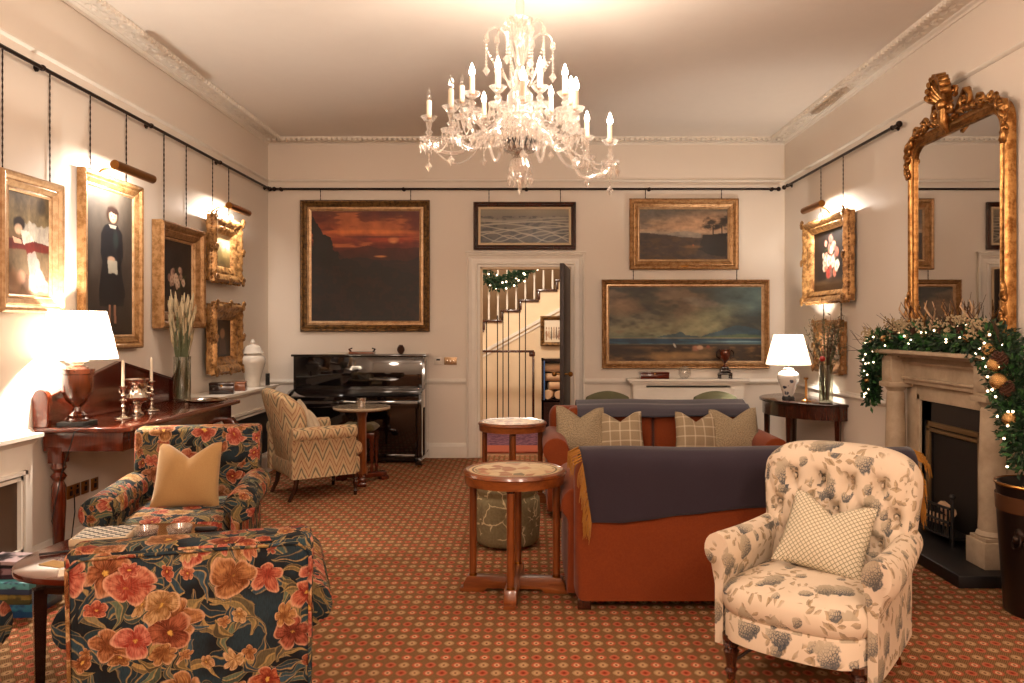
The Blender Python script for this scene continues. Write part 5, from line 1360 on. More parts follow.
for s in (-1, 1):
    bm = new(); prism(bm, [(-.34, .60), (-.64, .62), (-.65, .70), (-.62, .76), (-.52, .79), (-.36, .80)], s*(w+.003)-(.035 if s > 0 else 0), s*(w+.003)+(.035 if s < 0 else 0), 'x', .006); obj('cheek', bm, K, t)
    bm = new(); prism(bm, [(-.60, .10), (-.53, .10), (-.53, .45), (-.50, .62), (-.62, .62), (-.60, .45)], s*w-(.06 if s > 0 else 0), s*w+(.06 if s < 0 else 0), 'x', .006); obj('leg', bm, K, t)
    bm = new(); bx(bm, s*(w-.03)-.035, s*(w-.03)+.035, -.64, 0, .03, .10, .006); obj('toe_block', bm, K, t)
    bm = new(); lathe(bm, [(.02, -.012), (.02, .012)], (s*(w-.03), -.59, .02), 12, Matrix.Rotation(PI/2, 4, 'Y')); obj('caster', bm, M['brass'], t)
bm = new(); bx(bm, -w+.04, w-.04, -.35, -.335, .10, .60, .003); bx(bm, -w+.07, w-.07, -.357, -.003, .03, .099, .003); obj('lower_panel', bm, K, t)
bm = new()
for x in (-.06, 0, .06): box(bm, x, -.40, .07, .03, .12, .008, .003)
obj('pedals', bm, M['brass'], t)
pz = 1.165; py = YB-.25
bm = new(); box(bm, 0, 0, .006, .24, .18, .012, .002); o = obj('sheet_music', bm, M['paper'], loc=(-2.10, py, pz)); o.rotation_euler.z = .1; tag(o, 'thin stack of pale sheet music on the left part of the piano lid', 'sheet music')
t = thing('carved_tray', 'small wooden tray with curled handles on the middle of the piano lid', 'tray', (-1.82, py, pz))
bm = new(); box(bm, 0, 0, .012, .26, .16, .024, .006); obj('tray', bm, M['oakh'], t)
for s in (-1, 1): bm = new(); tube(bm, [(s*.12, -.03, .02), (s*.14, -.02, .05), (s*.11, 0, .06), (s*.14, .02, .05), (s*.12, .03, .02)], .007, 6); obj('handle', bm, M['darkwood'], t)
t = thing('pine_cone', 'brown pine cone ornament on the right part of the piano lid', 'pine cone', (-1.40, py, pz))
def cone(bm, c, r=.04, h=.08, seed=0):
    for k in range(70):
        f = k/70; a = k*2.4; rr = r*math.sin(PI*(.15+.8*f))**.8; z = h*f
        m = Matrix.Rotation(a, 3, 'Z') @ Matrix.Rotation(-.7, 3, 'Y')
        ball(bm, (c[0]+rr*math.cos(a)*.7, c[1]+rr*math.sin(a)*.7, c[2]+z), r*.36, (1, .7, .3), 5, 3, m)
bm = new(); cone(bm, (0, 0, .005), .045, .085); obj('scales', bm, M['cone'], t)
# piano stool
t = thing('piano_stool', 'piano stool with a buttoned olive seat in front of the piano', 'stool', (-1.69, 7.93, 0))
bm = new(); pad(bm, lambda x, y: (x*.175, y*.15), lambda x, y: -.05*max(0, 1-x**6)**.5*max(0, 1-y**6)**.5*(1-.15*math.cos(x*9)*math.cos(y*6)), lambda x, y: .03*max(0, 1-x**6)**.5*max(0, 1-y**6)**.5, 20, 16)
for v in bm.verts: v.co = Vector((v.co.x, v.co.z, .455-v.co.y))
obj('seat', bm, M['olive'], t, sharp=80)
bm = new(); bx(bm, -.17, .17, -.145, .145, .37, .425, .006); obj('seat_frame', bm, M['mahogx'], t)
for x in (-.145, .145):
    for y in (-.12, .12): turned_leg(.38, .024, M['mahogx'], t, x, y)
# thermostat and switch
t = thing('thermostat', 'small white thermostat on the back wall beside the piano', 'thermostat', ((438-530)*.01115, YB, 1.45-(361-327.5)*.01115)); bm = new(); box(bm, 0, -.012, 0, .085, .024, .085, .005); obj('body', bm, M['plastic'], t); bm = new(); box(bm, .005, -.025, .015, .04, .003, .018, .0005); obj('screen', bm, M['blackmatte'], t)
t = thing('light_switch', 'double brass light switch on the back wall left of the doorway', 'switch', ((450.5-530)*.01115, YB, 1.45-(361-327.5)*.01115)); bm = new(); box(bm, 0, -.004, 0, .14, .008, .085, .003); obj('plate', bm, M['goldbright'], t)
for k in (-.035, 0, .035): bm = new(); box(bm, k, -.012, 0, .012, .014, .022, .002); obj('toggle', bm, M['silver'], t)

# ---------------------------------------------------------------- back right: white mantel, chairs, console
t = thing('white_mantel', 'white painted mantel-shaped radiator cover behind the far sofa', 'radiator cover', ((688.5-530)*8.7/800, YB-.001, 0)); w = .64
bm = new(); bx(bm, -w-.02, w+.02, -.27, 0, .865, .89, .004); bx(bm, -w, w, -.25, 0, .845, .865); bx(bm, -w+.03, w-.03, -.235, 0, .83, .845); obj('shelf', bm, M['trim'], t)
bm = new(); bx(bm, -w+.04, -w+.18, -.22, 0, 0, .83); bx(bm, w-.18, w-.04, -.22, 0, 0, .83); bx(bm, -w+.18, w-.18, -.21, 0, .70, .795); bx(bm, -w+.18, w-.18, -.21, 0, .815, .83); bx(bm, -w+.18, w-.18, -.21, 0, 0, .15)
for s in (-1, 1): bx(bm, s*(w-.11)-.045, s*(w-.11)+.045, -.228, -.22, .2, .78)
obj('case', bm, M['trim'], t, smooth=False)
bm = new(); bx(bm, -w+.18, w-.18, -.06, -.05, .15, .83); obj('dark_back', bm, M['blackmatte'], t, smooth=False)
bm = new(); bx(bm, -w+.30, w-.30, -.20, -.19, .2, .62); obj('grille', bm, gm, t, smooth=False)
bm = new()
for q in ((-w+.18, -w+.30, .15, .70), (w-.30, w-.18, .15, .70), (-w+.3, w-.3, .62, .70), (-w+.3, w-.3, .15, .2)): bx(bm, q[0], q[1], -.215, -.185, q[2], q[3])
obj('panel_frame', bm, M['trim'], t, smooth=False)
mz = .89; my = 8.76
bxthing('wooden_box', 'flat reddish wooden box on the white mantel under the seascape', 'box', M['mahog'], ((654-530)*my/800, my, mz), (.31, .16, .075), 0)
bm = new(); ball(bm, (0, 0, .072), .072, u=20, v=14); lathe(bm, [(.035, 0), (.03, .008)], seg=16); tag(obj('glass_globe', bm, M['glass'], loc=((684.5-530)*my/800, my, mz)), 'small clear glass globe in the middle of the white mantel', 'glass ornament')
t = thing('ornamental_urn', 'dark red and bronze urn on a footed stand on the white mantel', 'urn', ((725-530)*my/800, my, mz))
bm = new(); bx(bm, -.07, .07, -.05, .05, .045, .065, .004); bx(bm, -.055, .055, -.04, .04, .065, .10, .006); bx(bm, -.04, .04, -.03, .03, .10, .13, .006)
for x in (-.06, .06):
    for y in (-.04, .04): lathe(bm, [(.014, 0), (.008, .02), (.014, .048)], (x, y, 0), 8)
obj('stand', bm, M['vdark'], t)
bm = new(); lathe(bm, [(.03, .13), (.012, .15), (.010, .17), (.03, .19), (.055, .22), (.062, .27), (.06, .30), (.072, .315), (.075, .32), (0, .322)], seg=24); b = obj('bowl', bm, M['mahogx'], t)
for s in (-1, 1): bm = new(); tube(bm, [(s*.055, 0, .22), (s*.09, 0, .24), (s*.095, 0, .29), (s*.07, 0, .31)], .007, 6); obj('handle', bm, M['vdark'], t)
def balloon(label, x, y, h=.93):
    t = thing('green_upholstered_chair', label, 'chair', (x, y, 0), 0, 'green chairs behind the far sofa')
    bm = new(); pad(bm, lambda a, b: (a*.24*(1-.12*b*b), .60+b*.22-.06*a*a*max(0, b)), lambda a, b: .2-.03*max(0, 1-a**4)**.5*max(0, 1-b**4)**.5, lambda a, b: .2+.03*max(0, 1-a**4)**.5*max(0, 1-b**4)**.5, 16, 16)
    obj('backrest', bm, M['palegreen'], t, sharp=80)
    bm = new(); bx(bm, -.24, .24, -.22, .20, .40, .48, .03, 3); obj('seat', bm, M['palegreen'], t)
    for a in (-.2, .2):
        for b in (-.18, .19): bm = new(); tube(bm, [(a, b, .42), (a, b*1.1, 0)], [.022, .015], 6); obj('leg', bm, M['darkwood'], t)
balloon('pale green upholstered chair behind the left half of the far sofa', (607-530)*8.0/800, 7.75); balloon('pale green upholstered chair behind the right half of the far sofa', (714-530)*8.0/800, 7.75)
# demi-lune console
cy, rx, ry, TH = 7.78, .58, .66, .762
t = thing('demilune_table', 'dark mahogany half-round console table against the right wall', 'table', (XR-.002, cy, 0))
def half(a, b, n=28): return [(-a*math.sin(PI*k/n), -b*math.cos(PI*k/n)) for k in range(n+1)]
bm = new(); prism(bm, half(rx, ry), TH-.025, TH, 'z', .006); obj('tabletop', bm, M['vdark'], t)
bm = new(); prism(bm, half(rx-.03, ry-.03), TH-.15, TH-.026, 'z'); obj('apron', bm, M['darkwood'], t, sharp=30)
for a in (8, 55, 125, 172):
    x, y = -(rx-.055)*math.sin(math.radians(a)), -(ry-.055)*math.cos(math.radians(a)); bm = new(); tube(bm, [(x, y, TH-.05), (x, y, 0)], [.034, .02], 4); obj('leg', bm, M['darkwood'], t)
# ginger-jar lamp
lx, ly = 2.46, 7.62
t = thing('table_lamp', 'lit lamp with a cream shade and flower-painted white china base on the console', 'lamp', (lx, ly, TH))
bm = new(); lathe(bm, [(.055, 0), (.06, .012), (.055, .03), (.045, .035)], seg=20); obj('stand', bm, M['blackmatte'], t)
def chinafl():
    n = Nt('flower_painted_china'); oc = n.oc(); vo = n.n('ShaderNodeTexVoronoi'); n.put(vo.inputs['Vector'], n.v('ADD', oc, n.v('SCALE', n.noise(oc, 30, 2, col=True), .03))); vo.inputs['Scale'].default_value = 19
    m = n.mul(n.sub(1, n.step(.38, .44, vo.outputs[0])), n.step(.30, .38, n.noise(oc, 13, 1))); _, _, z = n.sep(oc)
    m = n.mul(m, n.sub(1, n.step(.19, .2, z))); return n.pbr(n.mix(m, hx('DDD4CA'), hx('2A3148')), .12, 0, .5, Coat_Weight=.7)
bm = new(); lathe(bm, [(.042, .035), (.05, .05), (.07, .12), (.098, .19), (.102, .23), (.088, .26), (.06, .275), (.05, .285), (.052, .30), (0, .305)], seg=28); obj('china_base', bm, chinafl(), t)
bm = pleated(.206, .130, .335, .620, 40); obj('lamp_shade', bm, M['shadecream'], t, smooth=False)
bm = new(); tube(bm, [(0, 0, .30), (0, 0, .615)], .004); tube(bm, [(-.13, 0, .615), (.13, 0, .615)], .002); obj('shade_carrier', bm, M['brass'], t)
bm = new(); lathe(bm, [(.012, .40), (.028, .43), (.03, .45), (.02, .48), (0, .485)], seg=12); obj('bulb', bm, emis('lit_console_bulb', (1, .8, .58), 25), t)
light('POINT', 'lamp_bulb_light', (0, -.045, .50), 36, (1, .90, .78), .03, parent=t)
t = thing('candlestick', 'single brass candlestick without a candle on the console table', 'candlestick', (2.56, 7.42, TH)); bm = new(); lathe(bm, [(.048, 0), (.048, .01), (.02, .02), (.012, .03), (.010, .20), (.022, .21), (.022, .225), (.012, .225)], seg=16); obj('stick', bm, M['brass'], t)
vx, vy = 2.69, 7.27
vase('tall clear glass vase of dried foliage on the console table', (vx, vy, TH), .062, .35)
t = thing('dried_foliage', 'bunch of olive dried foliage and twigs standing in the console vase', 'dried foliage', (vx, vy, TH+.03)); rs = random.Random(12)
for k in range(44):
    a = rs.uniform(0, 6.28); q = rs.uniform(0, 1)**.5; hh = rs.uniform(.42, .78); sp = .05+.17*q; p2 = Vector((min(.10, sp*math.cos(a)), sp*math.sin(a)*1.1, hh)); p0 = Vector((p2.x*.15, p2.y*.12, 0)); p1 = p0.lerp(p2, .5)*Vector((1, 1, 1)).x; p1 = Vector((p2.x*.3, p2.y*.3, hh*.55))
    bm = new(); tube(bm, [p0, p1, p2], [.003, .0028, .0015], 5); s = obj('stem', bm, M['twig'] if k % 2 else M['stem'], t)
    bm = new()
    for j in range(14):
        f = rs.uniform(.45, 1); c = p1.lerp(p2, (f-.3)/.7) if f > .3 else p1; d = Vector((rs.gauss(0, 1), rs.gauss(0, 1), rs.gauss(.8, .6))).normalized(); e = d.orthogonal().normalized()*.007; L2 = rs.uniform(.02, .045)
        if (c+d*L2).x+vx > XR-.02: d.x = -abs(d.x)
        aa = bm.verts.new(c); b1 = bm.verts.new(c+d*L2*.5+e); c1 = bm.verts.new(c+d*L2); d1 = bm.verts.new(c+d*L2*.5-e); bm.faces.new((aa, b1, c1, d1))
    obj('leaves', bm, M['dried'], s, smooth='raw')
bm = new(); ball(bm, (0, 0, 0), .028, (1, 1, .9), 10, 8); o = obj('red_flower', bm, M['red'], bpy.data.objects['dried_foliage']); o.location = (-.05, -.045, .375); o['label'] = 'red dried flower head'
t = thing('log_basket', 'low wicker basket of logs on the floor under the console end', 'basket', (2.66, 6.72, 0))
bm = new(); lathe(bm, [(.13, 0), (.15, .2), (.155, .22), (.14, .22), (.12, .02), (0, .02)], seg=24); obj('basket', bm, M['oakh'], t)
bm = new()
for k in range(3): tube(bm, [(-.13+.03*k, -.08+.07*k, .2+.05*(k == 1)), (.12, -.05+.06*k, .24)], .045, 10)
obj('logs', bm, M['logwood'], t)
# ---------------------------------------------------------------- fireplace
FY0, FY1 = 4.50, 6.02     # near and far ends
t = thing('fireplace', 'carved stone fireplace with round columns on the right wall', 'fireplace', (XR-.001, 5.26, 0), -PI/2)
# local -y -> -x world (into the room); local x -> -y world (towards the viewer)
S = M['stone']; W2 = .76; HZ = .07
bm = new(); bx(bm, -W2-.08, W2+.06, -.46, 0, 0, HZ, .006); obj('hearth', bm, M['slate'], t)
for s in (-1, 1):
    cx = s*.615
    bm = new(); box(bm, cx, -.155, HZ+.075, .20, .20, .15, .004); box(bm, cx, -.155, HZ+.16, .17, .17, .02, .003)
    lathe(bm, [(.083, HZ+.17), (.088, HZ+.18), (.083, HZ+.195), (.073, HZ+.205), (.076, HZ+.22), (.070, HZ+.30), (.072, HZ+.55), (.062, .965), (.06, .975), (.055, .985), (.072, 1.01), (.075, 1.02)], (cx, -.155, 0), 28)
    box(bm, cx, -.155, 1.035, .17, .17, .035, .004); obj('column', bm, S, t)
    bm = new(); box(bm, cx, -.12, 1.14, .165, .20, .18, .004); box(bm, cx, -.118, 1.235, .19, .22, .025, .004); box(bm, cx, -.222, 1.14, .11, .012, .13, .003); obj('corner_block', bm, S, t)
    bm = new(); bx(bm, min(cx, s*.40), max(cx, s*.40), -.07, 0, HZ, 1.05, .003); bx(bm, min(s*.40, s*.44), max(s*.40, s*.44), -.085, 0, HZ, .98, .003); obj('jamb', bm, S, t)
bm = new(); bx(bm, -.56, .56, -.13, 0, 1.05, 1.24, .003); bx(bm, -.54, .54, -.15, -.12, 1.08, 1.10, .004); bx(bm, -.54, .54, -.145, -.12, 1.19, 1.21, .004); bx(bm, -.44, .44, -.085, 0, .94, 1.05, .003); obj('frieze', bm, S, t)
bm = new(); prism(bm, [(0, 1.245), (-.22, 1.245), (-.235, 1.255), (-.27, 1.262), (-.285, 1.27), (-.285, 1.292), (0, 1.292)], -W2, W2, 'x', .003); obj('mantelshelf', bm, S, t)
bm = new(); bx(bm, -.40, -.30, -.05, .0, HZ, .94); bx(bm, .30, .40, -.05, 0, HZ, .94); bx(bm, -.40, .40, -.05, 0, .80, .94); bx(bm, -.40, .40, -.004, -.0, HZ, .9); obj('slips', bm, M['slate'], t, smooth=False)
bm = new()
for x0_, x1_, z0_, z1_ in ((-.345, -.30, HZ, .80), (.30, .345, HZ, .80), (-.345, .345, .765, .80), (-.345, .345, .73, .755)): bx(bm, x0_, x1_, -.068, -.045, z0_, z1_, .004)
obj('brass_trim', bm, plain('dull_brass_trim', hx('7A6242'), .4, .5), t)
bm = new(); bx(bm, -.29, .29, -.04, -.006, HZ, .72); obj('fireback', bm, M['blackmatte'], t, smooth=False)
g = thing('fire_basket', 'black iron fire basket standing in the fireplace opening', 'fire basket', (XR-.06, 5.26, HZ), -PI/2)
bm = new()
for k in range(12): x = -.22+k*.04; tube(bm, [(x, -.14-.03*math.cos(x*6), .06), (x, -.14-.03*math.cos(x*6), .24)], .007, 6)
for z in (.06, .15, .24): tube(bm, [(-.24+k*.04, -.14-.03*math.cos((-.24+k*.04)*6), z) for k in range(13)], .009, 6)
for s in (-1, 1): tube(bm, [(s*.24, -.13, 0), (s*.24, -.13, .30)], .012, 8); ball(bm, (s*.24, -.13, .315), .02)
bx(bm, -.24, .24, -.13, -.0, .04, .06)
obj('grate', bm, M['blackmatte'], g)
for k, (x, z, a, nm) in enumerate(((-.08, .11, .2, 'split log lying lower in the fire basket'), (.06, .20, -.25, 'split log lying higher in the fire basket'))):
    lg = thing('fire_log', nm, 'log', (XR-.13, 5.26-x, HZ+z), (0, 0, a+PI/2), 'logs in the fire basket')
    bm = new(); lathe(bm, [(.030, -.12), (.034, -.10), (.034, .10), (.030, .12)], seg=9, mat=Matrix.Rotation(PI/2, 4, 'Y')); obj('bark', bm, M['logwood'], lg)
# overmantel mirror
MW, MH = 1.22, 1.53
t = thing('overmantel_mirror', 'tall gilt overmantel mirror with a carved scrolling crest above the fireplace', 'mirror', (XR-.012, 5.26, 1.293), -PI/2)
def archpts(w, z0, z1, r, n=8):
    pts = [(-w, z0)]
    pts += [(-w+r-r*math.cos(a), z1-r+r*math.sin(a)) for a in [PI/2*k/n for k in range(n+1)]]
    pts += [(w-r+r*math.sin(a), z1-r+r*math.cos(a)) for a in [PI/2*k/n for k in range(n+1)]]
    pts += [(w, z0)]; return pts
bm = new(); rings = []
for d, y in ((0, 0), (0, -.04), (.015, -.062), (.035, -.055), (.045, -.04), (.075, -.045), (.09, -.055), (.102, -.05), (.11, -.03), (.11, 0)):
    rings.append([bm.verts.new((x, y, z)) for x, z in archpts(MW/2-d*.8, .0+d*.8, MH-d*.8, .16-d*.5)])
n = len(rings[0])
for A, B in zip(rings, rings[1:]+rings[:1]):
    for i in range(n): bm.faces.new((A[i], A[(i+1) % n], B[(i+1) % n], B[i]))
obj('frame', bm, M['mirrorgold'], t, sharp=40)
bm = new(); prism(bm, archpts(MW/2-.08, .07, MH-.08, .11), -.034, -.012, 'y'); obj('mirror_glass', bm, M['mirror'], t, smooth=False)
def scrollt(bm, c, r, turns, start, sgn, y=-.06, th=.016, tail=None):
    n = int(turns*12); pts = []; rr = []
    if tail: pts += [Vector((tail[0], y, tail[1]))]; rr.append(th*.5)
    for k in range(n+1):
        f = k/n; a = start+sgn*f*turns*2*PI; q = r*(1-f*.8); pts.append(Vector((c[0]+q*math.cos(a), y-.012*f, c[1]+q*math.sin(a)))); rr.append(th*(1-.4*f)*(1+.25*math.sin(k*2.2)))
    tube(bm, pts, rr, 7); ball(bm, pts[-1], th*1.1, u=7, v=5)
def carve(bm, path, seed, r=.025, y=-.06, n=30):
    rs = random.Random(seed)
    for k in range(n):
        f = k/(n-1)*(len(path)-1); i = min(int(f), len(path)-2); p = Vector(path[i]).lerp(Vector(path[i+1]), f-i)
        d = Vector(path[i+1])-Vector(path[i]); a = math.atan2(d.y, d.x)+rs.uniform(-.9, .9)
        rot = Matrix.Rotation(-a, 3, 'Y')
        ball(bm, (p.x+rs.uniform(-.012, .012), y-rs.uniform(0, .02), p.y+rs.uniform(-.012, .012)), r*rs.uniform(.6, 1.2), (1.6, .7, .55), 7, 5, rot)
bm = new(); h = MH
for s in (-1, 1):
    # running acanthus along the top rail and down each shoulder
    scrollt(bm, (s*.17, h+.07), .075, 1.3, PI/2 if s > 0 else PI/2, s*-1, tail=(0, h-.02), th=.02)
    scrollt(bm, (s*.34, h+.035), .055, 1.3, PI, s*1, tail=(s*.2, h+.0), th=.017)
    scrollt(bm, (s*.47, h+.015), .045, 1.2, 0, s*-1, tail=(s*.36, h-.01), th=.015)
    scrollt(bm, (s*.585, h-.09), .045, 1.2, PI/2, s*-1, tail=(s*.5, h-.0), th=.015)
    carve(bm, [(s*.03, h), (s*.3, h+.02), (s*.5, h-.01), (s*.6, h-.10), (s*.605, h-.26)], 3+s, .026, n=46)
    scrollt(bm, (s*.60, h-.27), .03, 1.1, PI/2, s, tail=(s*.60, h-.18), th=.012)
obj('scroll_carving', bm, M['mirrorgold'], t, sharp=60)
bm = new(); y = -.09
for k in range(9):   # shell crest leaning forward
    a = math.radians(25+k*16.25); L = .16+.03*math.sin(PI*k/8)
    p = [Vector((0, y+.02, h+.08)), Vector((L*.5*math.cos(a), y-.03, h+.10+L*.55*math.sin(a))), Vector((L*.72*math.cos(a), y-.055, h+.10+L*.95*math.sin(a))), Vector((L*.62*math.cos(a), y-.09, h+.095+L*.93*math.sin(a)))]
    tube(bm, p, [.016, .032, .036, .020], 7)
for s in (-1, 1): scrollt(bm, (s*.06, h+.06), .045, 1.2, PI/2, s, y=y, th=.017); scrollt(bm, (s*.10, h+.16), .035, 1.1, -PI/2, s, y=y, th=.014)
tube(bm, [(0, y+.01, h-.09), (0, y-.02, h-.02), (0, y-.02, h+.08)], [.012, .035, .03], 8); ball(bm, (0, y-.03, h+.09), .04)
obj('crest', bm, M['mirrorgold'], t, sharp=60)
for s in (-1, 1):
    bm = new(); scrollt(bm, (s*.60, .20), .035, 1.2, PI/2, s, th=.014, tail=(s*.59, .34)); scrollt(bm, (s*.60, .10), .045, 1.2, -PI/2, -s, th=.016); carve(bm, [(s*.60, .40), (s*.585, .25), (s*.60, .03)], 9+s, .024, n=20)
    obj('side_carving', bm, M['mirrorgold'], t, sharp=60)

# ---------------------------------------------------------------- garland over the mantel
t = thing('christmas_garland', 'lit green garland with cones, twigs and baubles draped over the stone mantel', 'garland', (0, 0, 0))
path = [(2.60, 6.10, .90), (2.60, 6.09, 1.05), (2.60, 6.08, 1.20), (2.61, 6.0, 1.34), (2.66, 5.7, 1.37), (2.67, 5.4, 1.38), (2.67, 5.1, 1.38), (2.66, 4.85, 1.38), (2.66, 4.62, 1.37), (2.62, 4.42, 1.30), (2.60, 4.31, 1.12), (2.60, 4.22, .92), (2.60, 4.14, .76)]
rad = [.055, .07, .085, .11, .10, .09, .095, .115, .13, .13, .12, .12, .11]
greenery('foliage', t, path, rad, 6500, M['needle'], 7, (.035, .010)); greenery('light_foliage', t, path, rad, 1500, M['needle2'], 8, (.045, .014))
fairy(t, path, rad, 64, 9, .0065, (-1.1, -.4, .2))
rs = random.Random(31)
gp = [Vector(p) for p in path]
def gat(f):
    f *= len(gp)-1; i = min(int(f), len(gp)-2); return gp[i].lerp(gp[i+1], f-i), rad[i]
for k in range(44):   # bare twigs
    f = rs.uniform(.18, .80); p, R = gat(f); d = Vector((rs.uniform(-.7, .0), rs.gauss(.15, .6), rs.uniform(.3, 1.2))).normalized(); L = rs.uniform(.15, .32)
    if f < .30: d = Vector((-.35, .75, rs.uniform(-.2, .6))).normalized()
    bm = new(); a = p+d*L*.5+Vector((0, rs.gauss(0, .02), rs.gauss(0, .02))); e = p+d*L+Vector((0, rs.gauss(0, .03), rs.gauss(0, .03)))
    if e.x > XR-.09: e.x = XR-.09
    if a.x > XR-.09: a.x = XR-.09
    tube(bm, [p, a, e], [.0035, .0025, .0012], 5); tube(bm, [a, a+(e-a)*.5+Vector((-.02, .02, .05))], [.002, .001], 4); obj('twig', bm, M['twig'], t)
for k, (f, s) in enumerate(((.50, .03), (.58, .035), (.66, .03), (.80, .05), (.86, .045), (.40, .028), (.33, .03))):
    p, R = gat(f); bm = new(); c = p+Vector((-.6*R, -.3*R, .45*R)); cone(bm, (c.x, c.y, c.z-.02), s, s*1.7); obj('pine_cone', bm, M['cone'], t)
for k, (f, s, m) in enumerate(((.36, .028, 'green'), (.30, .026, 'goldbauble'), (.62, .028, 'goldbauble'), (.73, .035, 'goldbauble'), (.82, .045, 'goldbauble'), (.90, .035, 'goldbauble'), (.78, .04, 'goldbauble'), (.08, .022, 'goldbauble'))):
    p, R = gat(f); bm = new(); ball(bm, p+Vector((-.8*R, -.45*R, .1*R)), s, u=14, v=10); o = obj('bauble', bm, M[m], t)
    if m == 'green': o['label'] = 'green glass bauble'
for k in range(70):   # dried seed clusters
    f = rs.uniform(.22, .72); p, R = gat(f); c = p+Vector((-rs.uniform(0, .9)*R, rs.gauss(0, .03), rs.uniform(.2, 1.2)*R)); bm = new()
    for j in range(12): ball(bm, c+Vector((rs.gauss(0, .016), rs.gauss(0, .016), rs.gauss(0, .016))), .0075, u=5, v=4)
    obj('seed_cluster', bm, M['pampas'], t)
for k in range(5):   # pale carved reindeer-like driftwood stems
    y = 5.60-.18*k+(.05, -.03, .04, 0, -.04)[k]; bm = new(); tube(bm, [(2.66, y, 1.36), (2.66, y+.02, 1.44+.02*(k % 2)), (2.65, y+.0, 1.50)], [.014, .016, .010], 7); tube(bm, [(2.66, y, 1.50), (2.63, y+.05, 1.58), (2.64, y+.04, 1.63)], [.008, .006, .002], 5); tube(bm, [(2.66, y, 1.50), (2.65, y-.05, 1.57), (2.64, y-.03, 1.62)], [.008, .006, .002], 5); obj('driftwood_stem', bm, M['goldcarve'] if k % 2 else M['logwood'], t)
# dark bucket beside the fireplace
t = thing('leather_bucket', 'dark brown bucket with a brass-edged rim beside the fireplace', 'bucket', (2.615, 4.06, 0)); t.scale = (.93, .93, 1)
bm = new(); r = 38
for v in [0]: lathe(bm, [(.195, 0), (.20, .01), (.232, .50), (.235, .62), (.24, .655), (.225, .66), (.215, .63), (.18, .05), (0, .05)], seg=40)
obj('body', bm, M['blackleather'], t)
bm = new(); lathe(bm, [(.232, .52), (.237, .52), (.242, .60), (.236, .60)], seg=40); obj('band', bm, plain('brown_leather_band', hx('4A2E1A'), .4), t)
bm = ringb(.24, .655, .009); obj('rim', bm, M['brass'], t)
bm = new(); ball(bm, (-.20, -.10, .42), .035, (.7, 1, 1)); ball(bm, (-.225, -.11, .40), .02); tube(bm, [(-.225-.025*math.cos(a)*.3, -.11+.035*math.sin(a), .385-.035*math.cos(a)) for a in [2*PI*k/12 for k in range(13)]], .006, 6); obj('lion_mask_handle', bm, M['iron'], t)

# ---------------------------------------------------------------- chandelier
CX, CY = -.056, 4.5; X = M['crystal']
t = thing('chandelier', 'large crystal chandelier with candle lights hanging from the ceiling', 'chandelier', (CX, CY, ZC))
def Z(v, Y=4.5): return 1.45-(v-327.5)*Y/800-ZC
bm = new(); lathe(bm, [(.02, 0), (.075, 0), (.08, -.012), (.05, -.03), (.02, -.05), (.012, -.07)][::-1], seg=24); tube(bm, [(0, 0, -.05), (0, 0, -.2)], .008); obj('ceiling_rose', bm, M['goldbright'], t)
# central shaft of stacked glass forms
bm = new(); zt = Z(0)+.03
lathe(bm, [(.012, Z(150)), (.03, Z(146)), (.05, Z(135)), (.04, Z(126)), (.06, Z(115)), (.075, Z(105)), (.07, Z(95)), (.035, Z(86)), (.05, Z(80)), (.03, Z(74)), (.022, Z(66)), (.03, Z(60)), (.022, Z(52)), (.03, Z(45)), (.018, Z(40)), (.036, Z(33)), (.03, Z(27)), (.012, Z(24)), (.022, Z(14)), (.026, Z(6)), (.018, zt), (.01, zt+.05)], seg=16)
obj('glass_shaft', bm, X, t, sharp=25)
def bowl(zc, r, h, up=True, nm='glass_bowl', seg=24):
    bm = new(); s = 1 if up else -1
    lathe(bm, [(.01, zc), (r*.5, zc+s*h*.12), (r*.85, zc+s*h*.5), (r, zc+s*h), (r*.97, zc+s*h), (r*.8, zc+s*h*.55), (r*.45, zc+s*h*.2), (.01, zc+s*h*.06)], seg=seg); return obj(nm, bm, X, t, sharp=30)
bowl(Z(26), .075, .035); bowl(Z(112), .10, .06, False, 'glass_dome'); bowl(Z(154), .10, .03, True)
bm = new(); lathe(bm, [(.02, Z(150)), (.085, Z(147)), (.09, Z(140)), (.05, Z(135))], seg=16); obj('metal_hub', bm, M['blackmatte'], t)
bm = new(); lathe(bm, [(.01, Z(184)), (.03, Z(180)), (.06, Z(175)), (.068, Z(168)), (.055, Z(160)), (.03, Z(155)), (.02, Z(150))], seg=16); obj('glass_ball', bm, X, t, sharp=25)
bm = new(); lathe(bm, [(.008, Z(190)), (.018, Z(184)), (.03, Z(178))], seg=10); gem(bm, (0, 0, Z(190)), .014, .05); obj('bottom_drop', bm, X, t, sharp=20)
def beads(bm, a, b, sag, r=.008, step=.018):
    a, b = Vector(a), Vector(b); L = (b-a).length*(1+sag*1.2); n = max(2, int(L/step))
    for k in range(n+1):
        f = k/n; p = a.lerp(b, f); p.z -= sag*4*f*(1-f)*(b-a).length; gem(bm, p, r, r*2.1)
